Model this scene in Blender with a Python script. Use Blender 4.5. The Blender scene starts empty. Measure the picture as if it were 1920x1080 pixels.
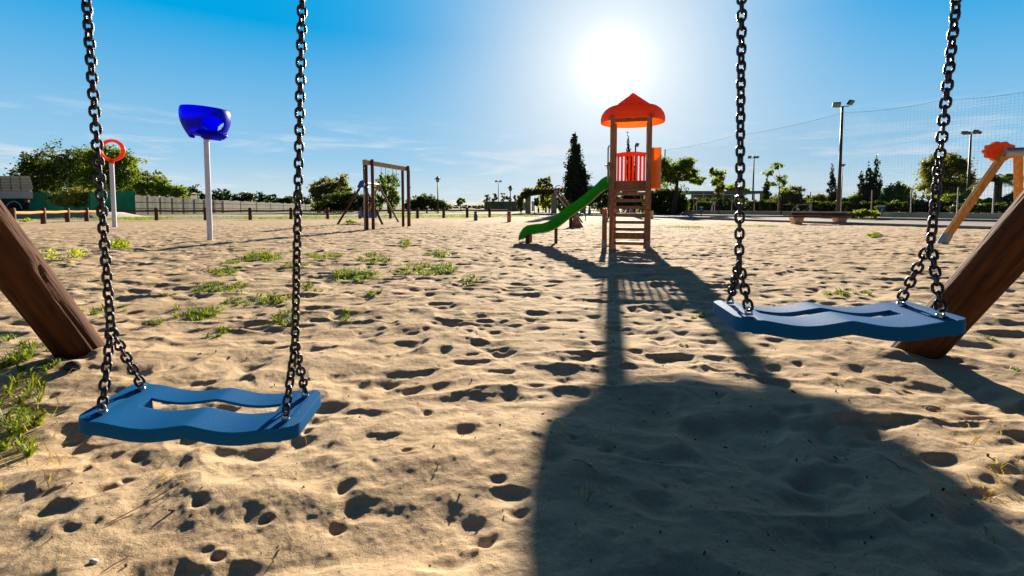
import bpy, bmesh, math, random
import numpy as np
from mathutils import Vector, Matrix, Euler
R = math.radians
scene = bpy.context.scene
C = scene.collection
random.seed(7); rng = np.random.default_rng(11)

# ------------------------------------------------------------ camera, sky, sun, exposure
F, PITCH, CH = 900.0, math.atan(54/900), 0.85          # focal length in photo pixels, downward pitch, eye height
cam_d = bpy.data.cameras.new('camera'); cam = bpy.data.objects.new('camera', cam_d); C.objects.link(cam)
cam_d.sensor_width = 36; cam_d.lens = 36*F/1920; cam_d.shift_y = -98/1920
cam_d.dof.use_dof = True; cam_d.dof.focus_distance = 7.0; cam_d.dof.aperture_fstop = 10
cam_d.clip_start = 0.02; cam_d.clip_end = 12000
cam.location = (0, 0, CH); cam.rotation_euler = (math.pi/2-PITCH, 0, 0)
scene.camera = cam

SUN_AZ, SUN_EL = R(11.7), R(16.5)                       # azimuth from +Y towards +X
SUN = Vector((math.sin(SUN_AZ)*math.cos(SUN_EL), math.cos(SUN_AZ)*math.cos(SUN_EL), math.sin(SUN_EL)))
sd = bpy.data.lights.new('sun', 'SUN'); so = bpy.data.objects.new('sun', sd); C.objects.link(so)
sd.energy = 3.3; sd.angle = R(0.53); sd.color = (1.0, 0.88, 0.72)
so.rotation_euler = SUN.to_track_quat('Z', 'Y').to_euler()

world = bpy.data.worlds.new('World'); scene.world = world; world.use_nodes = True
wt = world.node_tree; wn, wl = wt.nodes, wt.links; wn.clear()
def W_(t, **k):
    n = wn.new(t)
    for a, b in k.items(): setattr(n, a, b)
    return n
def wmath(op, a, b=None, c=None):
    n = W_('ShaderNodeMath', operation=op)
    for i, v in enumerate((a, b, c)):
        if v is None: continue
        if isinstance(v, (int, float)): n.inputs[i].default_value = v
        else: wl.new(v, n.inputs[i])
    return n.outputs[0]
tc = W_('ShaderNodeTexCoord'); nrm = W_('ShaderNodeVectorMath', operation='NORMALIZE'); wl.new(tc.outputs['Generated'], nrm.inputs[0])
sep = W_('ShaderNodeSeparateXYZ'); wl.new(nrm.outputs[0], sep.inputs[0])
sky = W_('ShaderNodeTexSky', sky_type='NISHITA'); sky.sun_disc = False
sky.sun_elevation = SUN_EL; sky.sun_rotation = SUN_AZ; sky.air_density = 1.0; sky.dust_density = 0.7; sky.ozone_density = 3.0
def vcol(v): 
    n = W_('ShaderNodeRGB'); n.outputs[0].default_value = (*v, 1); return n.outputs[0]
def wmix(f, a, b, blend='MIX'):
    n = W_('ShaderNodeMix', data_type='RGBA', blend_type=blend)
    for i, v in ((0, f), (6, a), (7, b)):
        if isinstance(v, (int, float)): n.inputs[i].default_value = v
        elif isinstance(v, tuple): n.inputs[i].default_value = (*v, 1)
        else: wl.new(v, n.inputs[i])
    return n.outputs[2]
def wrange(x, a, b, c=0, d=1, kind='SMOOTHSTEP'):
    n = W_('ShaderNodeMapRange', interpolation_type=kind); n.inputs[1].default_value = a; n.inputs[2].default_value = b; n.inputs[3].default_value = c; n.inputs[4].default_value = d; wl.new(x, n.inputs[0]); return n.outputs[0]
dot = W_('ShaderNodeVectorMath', operation='DOT_PRODUCT'); wl.new(nrm.outputs[0], dot.inputs[0]); dot.inputs[1].default_value = Vector((SUN.x, SUN.y, SUN.z-.012)).normalized()
dc = wmath('MAXIMUM', dot.outputs['Value'], 0.0)
hd = W_('ShaderNodeVectorMath', operation='DOT_PRODUCT'); wl.new(nrm.outputs[0], hd.inputs[0]); hd.inputs[1].default_value = (0, 1, 0)
K = 2.55
def k3(*v): return tuple(x*K for x in v)
# pale low band and whitening towards the sun over a deep blue; the clear dome overhead and behind is the Nishita sky
band = wmix(wrange(sep.outputs['Z'], .0, .32, .78, 0, 'LINEAR'), k3(.0, .38, .80), k3(.60, .80, .88))
lowb = wmix(wrange(sep.outputs['Z'], .0, .10, .55, 0), band, k3(.80, .84, .80))
wh = wmix(wmath('MULTIPLY', wmath('POWER', dc, 26), .92), lowb, k3(.88, .93, .95))
cm = W_('ShaderNodeMapping'); cm.inputs['Scale'].default_value = (2.2, 2.2, 17.0); cm.inputs['Rotation'].default_value = (R(3), R(-4), 0); wl.new(nrm.outputs[0], cm.inputs[0])
cn = W_('ShaderNodeTexNoise'); cn.inputs['Scale'].default_value = 2.3; cn.inputs['Detail'].default_value = 8; cn.inputs['Roughness'].default_value = .62; cn.inputs['Distortion'].default_value = .5; wl.new(cm.outputs[0], cn.inputs['Vector'])
cf = wmath('MULTIPLY', wmath('MULTIPLY', wrange(cn.outputs['Fac'], .48, .70), wrange(sep.outputs['Z'], .20, .09)), .55)
cl = wmix(cf, wh, k3(.84, .86, .90))
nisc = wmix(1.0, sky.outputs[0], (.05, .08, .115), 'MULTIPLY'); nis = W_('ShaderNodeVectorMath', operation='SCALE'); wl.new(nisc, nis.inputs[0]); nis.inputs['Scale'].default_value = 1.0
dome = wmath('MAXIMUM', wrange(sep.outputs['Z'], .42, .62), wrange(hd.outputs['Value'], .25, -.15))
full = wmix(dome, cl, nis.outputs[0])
gl = wmath('ADD', wmath('MULTIPLY', wmath('POWER', dc, 1100), 2.6), wmath('MULTIPLY', wmath('POWER', dc, 130), .5))
addg = W_('ShaderNodeVectorMath', operation='SCALE'); addg.inputs[0].default_value = (1.0, .97, .92); wl.new(gl, addg.inputs['Scale'])
sm = W_('ShaderNodeVectorMath', operation='ADD'); wl.new(full, sm.inputs[0]); wl.new(addg.outputs[0], sm.inputs[1])
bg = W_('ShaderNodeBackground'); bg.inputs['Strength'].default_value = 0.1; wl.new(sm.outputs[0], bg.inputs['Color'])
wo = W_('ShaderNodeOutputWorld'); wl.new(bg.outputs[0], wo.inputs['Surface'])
vs = scene.view_settings; vs.view_transform = 'Standard'; vs.look = 'None'; vs.gamma = 1; vs.exposure = 1.95
scene.render.engine = 'CYCLES'
scene.cycles.max_bounces = 5; scene.cycles.diffuse_bounces = 3; scene.cycles.transmission_bounces = 3; scene.cycles.use_denoising = True

# ------------------------------------------------------------ helpers
def ray(px, py):
    x, y = (px-960)/F, (442-py)/F
    return Vector((x, math.cos(PITCH)+y*math.sin(PITCH), -math.sin(PITCH)+y*math.cos(PITCH)))
def W(px, py, Z):                                       # point seen at that pixel, at distance Z ahead
    d = ray(px, py); return Vector((0, 0, CH))+d*(Z/d.y)
def G(px, py):                                          # point of the level ground seen at that pixel
    d = ray(px, py); return Vector((0, 0, CH))+d*(-CH/d.z)
def gz(px, Z): w = W(px, 388, Z); return Vector((w.x, w.y, 0))

MATS = {}
def mat(name, col, rough=.7, col2=None, nscale=8, bump=0, bscale=40, trans=0, metal=0, stretch=(1, 1, 1), spec=.4, contrast=(.35, .65), detail=4, coat=0, tcol=None):
    if name in MATS: return MATS[name]
    m = bpy.data.materials.new(name); m.use_nodes = True; MATS[name] = m
    nt = m.node_tree; b = nt.nodes['Principled BSDF']; out = nt.nodes['Material Output']
    b.inputs['Roughness'].default_value = rough; b.inputs['Metallic'].default_value = metal
    b.inputs['Specular IOR Level'].default_value = spec; b.inputs['Coat Weight'].default_value = coat
    t = nt.nodes.new('ShaderNodeTexCoord'); mp = nt.nodes.new('ShaderNodeMapping'); mp.inputs['Scale'].default_value = stretch
    nt.links.new(t.outputs['Object'], mp.inputs[0])
    n = nt.nodes.new('ShaderNodeTexNoise'); n.inputs['Scale'].default_value = nscale; n.inputs['Detail'].default_value = detail
    nt.links.new(mp.outputs[0], n.inputs['Vector'])
    mr = nt.nodes.new('ShaderNodeMapRange'); mr.inputs[1].default_value, mr.inputs[2].default_value = contrast
    nt.links.new(n.outputs['Fac'], mr.inputs[0])
    mx = nt.nodes.new('ShaderNodeMix'); mx.data_type = 'RGBA'
    c2 = col2 or tuple(v*.72 for v in col)
    mx.inputs[6].default_value = (*col, 1); mx.inputs[7].default_value = (*c2, 1)
    nt.links.new(mr.outputs[0], mx.inputs[0]); nt.links.new(mx.outputs[2], b.inputs['Base Color'])
    if bump:
        n2 = nt.nodes.new('ShaderNodeTexNoise'); n2.inputs['Scale'].default_value = bscale; n2.inputs['Detail'].default_value = 5
        nt.links.new(mp.outputs[0], n2.inputs['Vector'])
        bp = nt.nodes.new('ShaderNodeBump'); bp.inputs['Strength'].default_value = bump; bp.inputs['Distance'].default_value = .01
        nt.links.new(n2.outputs['Fac'], bp.inputs['Height']); nt.links.new(bp.outputs[0], b.inputs['Normal'])
    if trans:
        tr = nt.nodes.new('ShaderNodeBsdfTranslucent'); ms = nt.nodes.new('ShaderNodeMixShader'); ms.inputs[0].default_value = trans
        if tcol: tr.inputs[0].default_value = (*tcol, 1)
        else: nt.links.new(mx.outputs[2], tr.inputs[0])
        nt.links.new(b.outputs[0], ms.inputs[1]); nt.links.new(tr.outputs[0], ms.inputs[2]); nt.links.new(ms.outputs[0], out.inputs[0])
    return m

def root_loc(o):
    l = Vector((0, 0, 0))
    while o is not None: l += o.location; o = o.parent
    return l
class MB:
    def __init__(s): s.v = []; s.f = []; s.n = 0
    def add(s, vs, fs):
        b = s.n; s.v.extend(tuple(v) for v in vs); s.f.extend(tuple(i+b for i in f) for f in fs); s.n += len(vs); return s
    def box(s, c, size, rz=0, M=None, taper=1):
        x, y, z = [q/2 for q in size]; M = M or Matrix.Rotation(rz, 3, 'Z'); c = Vector(c); vs = []
        for dz in (-z, z):
            k = taper if dz > 0 else 1
            for dx, dy in ((-x, -y), (x, -y), (x, y), (-x, y)): vs.append(c+M@Vector((dx*k, dy*k, dz)))
        return s.add(vs, [(3, 2, 1, 0), (4, 5, 6, 7), (0, 1, 5, 4), (1, 2, 6, 5), (2, 3, 7, 6), (3, 0, 4, 7)])
    def beam(s, a, b, w, h, up=(0, 0, 1)):              # square timber from a to b
        a, b = Vector(a), Vector(b); d = (b-a).normalized(); u = Vector(up)
        sx = d.cross(u)
        if sx.length < 1e-4: sx = d.cross(Vector((0, 1, 0)))
        sx.normalize(); uu = sx.cross(d); vs = []
        for p in (a, b):
            for i, j in ((-1, -1), (1, -1), (1, 1), (-1, 1)): vs.append(p+sx*i*w/2+uu*j*h/2)
        return s.add(vs, [(3, 2, 1, 0), (4, 5, 6, 7), (0, 1, 5, 4), (1, 2, 6, 5), (2, 3, 7, 6), (3, 0, 4, 7)])
    def tube(s, pts, rad, seg=8, closed=False, cap=True):
        pts = [Vector(p) for p in pts]; n = len(pts); r = rad if isinstance(rad, (list, tuple)) else [rad]*n
        vs = []; fs = []; ref = None
        for i, p in enumerate(pts):
            if closed: d = pts[(i+1) % n]-pts[i-1]
            else: d = pts[min(i+1, n-1)]-pts[max(i-1, 0)]
            d.normalize()
            if ref is None: ref = Vector((0, 0, 1)) if abs(d.z) < .9 else Vector((1, 0, 0))
            a = ref-d*ref.dot(d); a.normalize(); ref = a; b = d.cross(a)
            for k in range(seg):
                t = 2*math.pi*k/seg; vs.append(p+(a*math.cos(t)+b*math.sin(t))*r[i])
        m = n if closed else n-1
        for i in range(m):
            for k in range(seg):
                k2 = (k+1) % seg; j = (i+1) % n
                fs.append((i*seg+k, i*seg+k2, j*seg+k2, j*seg+k))
        if cap and not closed: fs += [tuple(range(seg))[::-1], tuple((n-1)*seg+k for k in range(seg))]
        return s.add(vs, fs)
    def lathe(s, c, prof, seg=24, M=None):              # prof: (radius, height) pairs
        c = Vector(c); M = M or Matrix.Identity(3); vs = []; fs = []
        for r, z in prof:
            for k in range(seg):
                t = 2*math.pi*k/seg; vs.append(c+M@Vector((r*math.cos(t), r*math.sin(t), z)))
        for i in range(len(prof)-1):
            for k in range(seg):
                k2 = (k+1) % seg; fs.append((i*seg+k, i*seg+k2, (i+1)*seg+k2, (i+1)*seg+k))
        return s.add(vs, fs)
    def build(s, name, m, parent=None, smooth=False, bevel=0, angle=35, loc=None):
        if parent is not None: off = root_loc(parent); 
        elif loc is not None: off = Vector(loc)
        else:
            a = np.array(s.v); off = Vector(((a[:, 0].min()+a[:, 0].max())/2, (a[:, 1].min()+a[:, 1].max())/2, a[:, 2].min()))
        me = bpy.data.meshes.new(name)
        me.from_pydata([tuple(np.array(v)-np.array(off)) for v in s.v] if len(s.v) < 20000 else (np.array(s.v)-np.array(off)).tolist(), [], s.f)
        me.materials.append(m); me.update()
        o = bpy.data.objects.new(name, me); C.objects.link(o)
        if parent is not None: o.parent = parent
        else: o.location = off
        if smooth:
            me.shade_smooth()
            if smooth == 'auto': me.set_sharp_from_angle(angle=R(angle))
        if bevel:
            bv = o.modifiers.new('bevel', 'BEVEL'); bv.width = bevel; bv.segments = 2; bv.limit_method = 'ANGLE'
        return o
def npmesh(name, V, Fq, m, parent=None, loc=(0, 0, 0), smooth=False, attr=None):
    off = np.array(root_loc(parent) if parent is not None else loc, float)
    me = bpy.data.meshes.new(name); nv, nf, k = len(V), len(Fq), Fq.shape[1]
    me.vertices.add(nv); me.vertices.foreach_set('co', (V-off).astype(np.float32).ravel())
    me.loops.add(nf*k); me.loops.foreach_set('vertex_index', Fq.astype(np.int32).ravel())
    me.polygons.add(nf); me.polygons.foreach_set('loop_start', np.arange(0, nf*k, k, dtype=np.int32))
    if smooth: me.polygons.foreach_set('use_smooth', np.ones(nf, bool))
    me.update(calc_edges=True); me.validate()
    me.materials.append(m); o = bpy.data.objects.new(name, me); C.objects.link(o)
    if parent is not None: o.parent = parent
    else: o.location = loc
    return o
def tag(o, label, cat, group=None, kind=None):
    o['label'] = label
    if cat: o['category'] = cat
    if group: o['group'] = group
    if kind: o['kind'] = kind
    return o
def struct(o): o['kind'] = 'structure'; return o
def thing(name, label, cat, loc, group=None):
    o = bpy.data.objects.new(name, None); o.empty_display_size = .2; C.objects.link(o); o.location = loc
    return tag(o, label, cat, group)

# value noise in numpy
_P = rng.random((256, 256)).astype(np.float64)
def vn(x, y):
    xi = np.floor(x).astype(int); yi = np.floor(y).astype(int); fx = x-xi; fy = y-yi
    fx = fx*fx*fx*(fx*(fx*6-15)+10); fy = fy*fy*fy*(fy*(fy*6-15)+10)
    a = _P[xi & 255, yi & 255]; b = _P[(xi+1) & 255, yi & 255]; c = _P[xi & 255, (yi+1) & 255]; d = _P[(xi+1) & 255, (yi+1) & 255]
    return (a*(1-fx)+b*fx)*(1-fy)+(c*(1-fx)+d*fx)*fy-.5
def ss(a, b, x): t = np.clip((x-a)/(b-a), 0, 1); return t*t*(3-2*t)

# ------------------------------------------------------------ the ground: one sheet, trodden sand near, level far
def base_h(x, y):
    r = np.hypot(x, y)
    wx = x+.25*vn(x*1.3+40, y*1.3); wy = y+.25*vn(x*1.3, y*1.3+70)
    h = .03*vn(x*.55+9, y*.55)+.020*vn(wx*1.7+3, wy*2.1)
    rg = 1-np.abs(vn(wx*2.6+11, wy*3.6+5))*2.0
    h += .022*rg*rg-.008
    h += .020*vn(wx*4.0+1, wy*5.4)+.008*vn(wx*9+31, wy*12+4)+.004*vn(x*21, y*24+8)
    a = vn(wx*7.6+17, wy*9.6+2)+.45*vn(wx*13+7, wy*15+9)
    h -= .041*np.clip(a, 0, None)**1.1
    b = vn(wx*4.4+57, wy*5.6+22)
    h -= .032*np.clip(b-.06, 0, None)**1.15
    h += (.0022*vn(x*47+3, y*51)+.0012*vn(x*95, y*99+5))*(1-ss(2, 6, r))
    fade = 1-ss(20, 34, r)*.75
    return h*fade
pits = []
n_p = 11000
pr = np.sqrt(rng.random(n_p)*(26**2-.6**2)+.6**2); pa = R(62)*(rng.random(n_p)*2-1)
near_n = 60                                          # a denser scatter close to the eye
pr[:near_n] = np.sqrt(rng.random(near_n)*(7**2-.6**2)+.6**2)
for i in range(n_p):
    s = .028+.042*rng.random()**1.5
    pits.append((pr[i]*math.sin(pa[i]), pr[i]*math.cos(pa[i]), s, s*(.32+.6*rng.random()), rng.random()*math.pi, s*(.08+.24*rng.random()**2)))
for px, py, wpx, dp in ((190, 925, 90, .045), (160, 890, 42, .03), (375, 950, 60, .045), (640, 925, 95, .04), (630, 990, 55, .035), (905, 1015, 90, .045), (500, 980, 40, .03), (405, 1045, 60, .03),
                    (800, 775, 40, .03), (760, 858, 40, .03), (880, 665, 34, .025), (945, 655, 34, .03), (772, 705, 32, .025), (700, 820, 40, .02), (1345, 690, 70, .03), (1320, 650, 45, .025), (1420, 698, 55, .025),
                    (1030, 795, 30, .03), (980, 965, 60, .03), (235, 905, 50, .02), (628, 657, 26, .02), (610, 780, 26, .02), (1140, 845, 80, .03), (1330, 800, 100, .03), (1500, 900, 120, .035), (1700, 970, 110, .035), (860, 740, 60, .02), (935, 905, 60, .02)):
    g = G(px, py); s = wpx*g.y/F*.5
    pits.append((g.x, g.y, s*.8, s*(.4+.35*rng.random()), rng.random()*math.pi, dp*.52))
th = np.concatenate([np.linspace(-180, -66, 40)[:-1], np.linspace(-66, 66, 1330), np.linspace(66, 180, 40)[1:-1]])
th = np.radians(th); nt_ = len(th)
rr = np.concatenate([[.02, .15, .3, .45, .58], np.exp(np.arange(math.log(.7), math.log(46), .0044)), [48, 52, 58, 66, 80, 100, 150, 250, 500, 1000, 2500, 6500]])
RRg, TH = np.meshgrid(rr, th, indexing='ij'); GX = RRg*np.sin(TH); GY = RRg*np.cos(TH)
GZ = base_h(GX, GY)
lr = np.log(rr)
for x, y, a, b, t, d in pits:
    r0 = math.hypot(x, y); t0 = math.atan2(x, y); ext = 2.3*a
    i0, i1 = np.searchsorted(rr, (max(r0-ext, .02), r0+ext)); j0, j1 = np.searchsorted(th, (t0-ext/r0, t0+ext/r0))
    if i1-i0 < 1 or j1-j0 < 1: continue
    X = GX[i0:i1, j0:j1]-x; Y = GY[i0:i1, j0:j1]-y; c, s = math.cos(t), math.sin(t)
    u = (X*c+Y*s)/a; v = (-X*s+Y*c)/b; q = np.sqrt(u*u+v*v)*(1+.55*vn(X*14+x*7, Y*14+y*5)+.35*vn(X*34+x*3, Y*34+y*9))
    GZ[i0:i1, j0:j1] += -d*1.15*(1-ss(-.25, 1.15, q))**1.25+d*.07*np.exp(-((q-1.35)/.4)**2)
# a little heap of sand where the near logs enter the ground
for p in (G(165, 672), G(1708, 668)):
    GZ += .05*np.exp(-((GX-p.x)**2+(GY-p.y)**2)/.12)
GZ[rr > 47] = -.02
idx = np.arange(len(rr)*nt_).reshape(len(rr), nt_); a = idx[:-1]; b = idx[1:]
def nxt(q): return np.roll(q, -1, axis=1)
FQ = np.stack([a, nxt(a), nxt(b), b], -1).reshape(-1, 4)

def ground_height(x, y):
    r = math.hypot(x, y); t = math.atan2(x, y); i = min(np.searchsorted(rr, r), len(rr)-1); j = min(np.searchsorted(th, t), nt_-1)
    return float(GZ[i, j])

def sand_material():
    m = bpy.data.materials.new('sand'); m.use_nodes = True; nt = m.node_tree; N, L = nt.nodes, nt.links; b = N['Principled BSDF']
    b.inputs['Roughness'].default_value = .95; b.inputs['Specular IOR Level'].default_value = .15
    g = N.new('ShaderNodeNewGeometry')
    def noise(sc, det, rough=.5):
        n = N.new('ShaderNodeTexNoise'); n.inputs['Scale'].default_value = sc; n.inputs['Detail'].default_value = det; n.inputs['Roughness'].default_value = rough
        L.new(g.outputs['Position'], n.inputs['Vector']); return n.outputs['Fac']
    def rmp(x, a, b_, c=0, d=1):
        n = N.new('ShaderNodeMapRange'); n.inputs[1].default_value = a; n.inputs[2].default_value = b_; n.inputs[3].default_value = c; n.inputs[4].default_value = d; L.new(x, n.inputs[0]); return n.outputs[0]
    def mix(f, a, b_):
        n = N.new('ShaderNodeMix'); n.data_type = 'RGBA'
        if isinstance(f, float): n.inputs[0].default_value = f
        else: L.new(f, n.inputs[0])
        for s_, v in ((6, a), (7, b_)):
            if isinstance(v, tuple): n.inputs[s_].default_value = (*v, 1)
            else: L.new(v, n.inputs[s_])
        return n.outputs[2]
    c = mix(rmp(noise(1.4, 5), .35, .65), (.50, .35, .20), (.60, .435, .26))
    c = mix(rmp(noise(420, 2), .6, .72), c, (.22, .15, .09))            # dark grains
    c = mix(rmp(noise(520, 1), .70, .74), c, (.75, .68, .58))          # pale shell grains
    c = mix(rmp(noise(38, 3), .70, .735), c, (.10, .055, .03))          # bits of bark
    # distance from the eye's ground point: the far plain beyond the sand is dry meadow
    ln = N.new('ShaderNodeVectorMath'); ln.operation = 'LENGTH'; L.new(g.outputs['Position'], ln.inputs[0])
    far = rmp(ln.outputs['Value'], 44, 60)
    c = mix(far, c, (.20, .19, .09))
    L.new(c, b.inputs['Base Color'])
    bp = N.new('ShaderNodeBump'); bp.inputs['Strength'].default_value = .8; bp.inputs['Distance'].default_value = .0032; L.new(noise(260, 3, .8), bp.inputs['Height'])
    bp2 = N.new('ShaderNodeBump'); bp2.inputs['Strength'].default_value = .5; bp2.inputs['Distance'].default_value = .012; L.new(noise(38, 4, .6), bp2.inputs['Height']); L.new(bp2.outputs[0], bp.inputs['Normal'])
    L.new(bp.outputs[0], b.inputs['Normal'])
    return m
struct(npmesh('sand_ground', np.stack([GX, GY, GZ], -1).reshape(-1, 3), FQ, sand_material(), smooth=True))

# ------------------------------------------------------------ materials
log_m = mat('log_wood', (.10, .038, .015), .85, (.04, .015, .007), 5, 1.0, 9, stretch=(6, 6, .5), spec=.15)
wood_d = mat('dark_timber', (.12, .05, .028), .8, (.065, .026, .016), 6, .4, 20, stretch=(4, 4, .6))
wood_t = mat('tower_timber', (.42, .22, .13), .75, (.24, .115, .07), 7, .5, 22, stretch=(5, 5, .7))
wood_p = mat('pale_timber', (.48, .36, .24), .75, (.33, .23, .15), 7, .4, 22, stretch=(4, 4, .6))
wood_o = mat('orange_timber', (.72, .33, .085), .75, (.54, .22, .05), 6, .3, 20, stretch=(3, 3, .5), spec=.12)
steel = mat('galvanised_steel', (.40, .41, .43), .6, (.30, .31, .33), 30, metal=.6)
chain_m = mat('chain_steel', (.055, .055, .065), .33, (.06, .035, .025), 60, .3, 400, metal=.8, contrast=(.5, .75))
bolt_m = mat('bright_steel', (.6, .6, .6), .3, metal=1)
pole_m = mat('white_pole_paint', (.66, .72, .90), .35, (.60, .66, .84), 12)
dpole_m = mat('dark_pole_paint', (.07, .05, .045), .55, (.12, .08, .06), 9)
seat_m = mat('blue_seat_plastic', (.0, .105, .30), .62, (.002, .13, .34), 16, .05, 160, spec=.08, contrast=(.55, .85), detail=8)
blue_m = mat('ultramarine_plastic', (.001, .006, .75), .4, (.001, .01, .85), 6, trans=.6, spec=.25)
orange_m = mat('orange_plastic', (.85, .13, .02), .4, (.80, .15, .025), 6, trans=.5)
roof_m = mat('orange_red_roof_plastic', (.92, .27, .10), .5, (.9, .29, .11), 5, trans=.75, tcol=(1, .30, .08))
amber_m = mat('amber_plastic', (.92, .34, .02), .45, (.88, .31, .02), 6, trans=.6)
green_m = mat('green_plastic', (.001, .28, .006), .5, (.002, .33, .01), 5, trans=.25, spec=.25)
stone_m = mat('beige_plaster', (.76, .60, .38), .85, (.62, .48, .30), 1.5, .4, 30)
wall_m = mat('olive_beige_wall', (.33, .30, .2), .9, (.26, .24, .16), 1.2, .3, 20)
black_m = mat('black_metal', (.02, .02, .022), .5)
glass_m = mat('lamp_lens', (.35, .36, .38), .2)
white_m = mat('white_paint', (.72, .72, .70), .5, (.6, .6, .58), 6)
sign_m = mat('sign_blue', (.01, .13, .5), .4)
asphalt_m = mat('path_gravel', (.30, .25, .235), .95, (.22, .185, .175), 3, .8, 60)
road_m = mat('dusty_road', (.42, .36, .29), .95, (.34, .29, .24), 1.5, .4, 30)
kerb_m = mat('kerb_stone', (.33, .29, .26), .9)
rubber_m = mat('tyre_rubber', (.02, .02, .02), .85)

# ------------------------------------------------------------ near swing frame (log A-frames and beam)
BEAM_Z, BEAM_Y = 2.5, 1.12
def log(a, b, r, seed, seg=72, rows=170, buried=.25):
    """log from foot a to head b, built along its own Z so that the grain follows it"""
    a, b = Vector(a), Vector(b); L = (b-a).length; d = (b-a)/L; q = d.to_track_quat('Z', 'Y')
    z = np.linspace(-buried, L, rows); t = np.linspace(0, 2*np.pi, seg, endpoint=False)
    Z, T = np.meshgrid(z, t, indexing='ij')
    ct, st = np.cos(T), np.sin(T)
    def per(k, sc, o): return vn(ct*k+o+20, Z*sc+o)+vn(st*k+o+50, Z*sc+o*2)
    rad = r*(1-.06*Z/L)+.010*per(1.2, 1.1, seed)+.004*per(6, 2.2, seed+3)+.0022*per(14, 1.2, seed+9)
    cr_ = np.abs(per(5, .7, seed+31)); rad -= .010*np.exp(-(cr_/.035)**2)*ss(.0, .5, vn(ct*2, Z*1.5+seed)+.5)
    V = np.stack([rad*ct, rad*st, Z], -1).reshape(-1, 3)
    i = np.arange(rows*seg).reshape(rows, seg); A = i[:-1]; B = i[1:]
    Fq = np.stack([A, nxt(A), nxt(B), B], -1).reshape(-1, 4)
    V = np.vstack([V, [[0, 0, L]]]); top = i[-1]
    caps = np.stack([top, np.roll(top, -1), np.full(seg, len(V)-1), np.full(seg, len(V)-1)], -1)
    return V, np.vstack([Fq]), q, a, caps
def add_log(name, a, b, r, seed, parent):
    V, Fq, q, a0, caps = log(a, b, r, seed)
    o = npmesh(name, V, Fq, log_m, None, (0, 0, 0), smooth=True)
    o.parent = parent; o.location = a0-root_loc(parent); o.rotation_mode = 'QUATERNION'; o.rotation_quaternion = q
    return o
fl, fr = G(165, 672), G(1708, 668)
frame = thing('log_swing_stand', 'thick round log swing frame carrying the two blue seats close up', 'swing', (0, BEAM_Y, 0))
add_log('leg', (fl.x, fl.y, 0), (fl.x+.02, 1.05, BEAM_Z), .100, 1, frame)
add_log('leg', (fr.x, fr.y, 0), (fr.x+.05, 0.86, BEAM_Z), .099, 5, frame)
add_log('leg', (fl.x, BEAM_Y-1.5, 0), (fl.x+.02, BEAM_Y-.1, BEAM_Z), .098, 8, frame)
add_log('leg', (fr.x, BEAM_Y-1.5, 0), (fr.x+.05, BEAM_Y-.1, BEAM_Z), .105, 12, frame)
o_ = add_log('beam', (fl.x-.25, BEAM_Y, BEAM_Z+.05), (fr.x+.3, BEAM_Y, BEAM_Z+.05), .10, 15, frame)

# ------------------------------------------------------------ chains and blue swings
PITCH_L, RC, RW = .0192, .0084, .0034
def link_path():
    pts = []; half = (PITCH_L+.0062)/2-RC
    for k in range(7): t = math.pi*k/6; pts.append((RC*math.cos(t), half+RC*math.sin(t)))
    for k in range(7): t = math.pi+math.pi*k/6; pts.append((RC*math.cos(t), -half+RC*math.sin(t)))
    return pts
LP = link_path()
def chain_mb(mb, a, b, phase=0, twist=0, start=0, slack=0):
    a, b = Vector(a), Vector(b); d = b-a; n = max(2, round(d.length/PITCH_L)); t = d.normalized()
    u = Vector((1, 0, 0)); u = (u-t*u.dot(t)).normalized(); v = t.cross(u)
    for i in range(n):
        s = (i+.5)/n; c = a+d*s
        ang = (i+start) % 2*math.pi/2+phase+twist*math.sin(s*9+phase*3)+random.uniform(-.07, .07)
        x = u*math.cos(ang)+v*math.sin(ang)
        tt = (t+u*random.uniform(-.04, .04)+v*random.uniform(-.04, .04)).normalized()
        mb.tube([c+x*p[0]+tt*p[1] for p in LP], RW, 7, closed=True)
    return n
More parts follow.
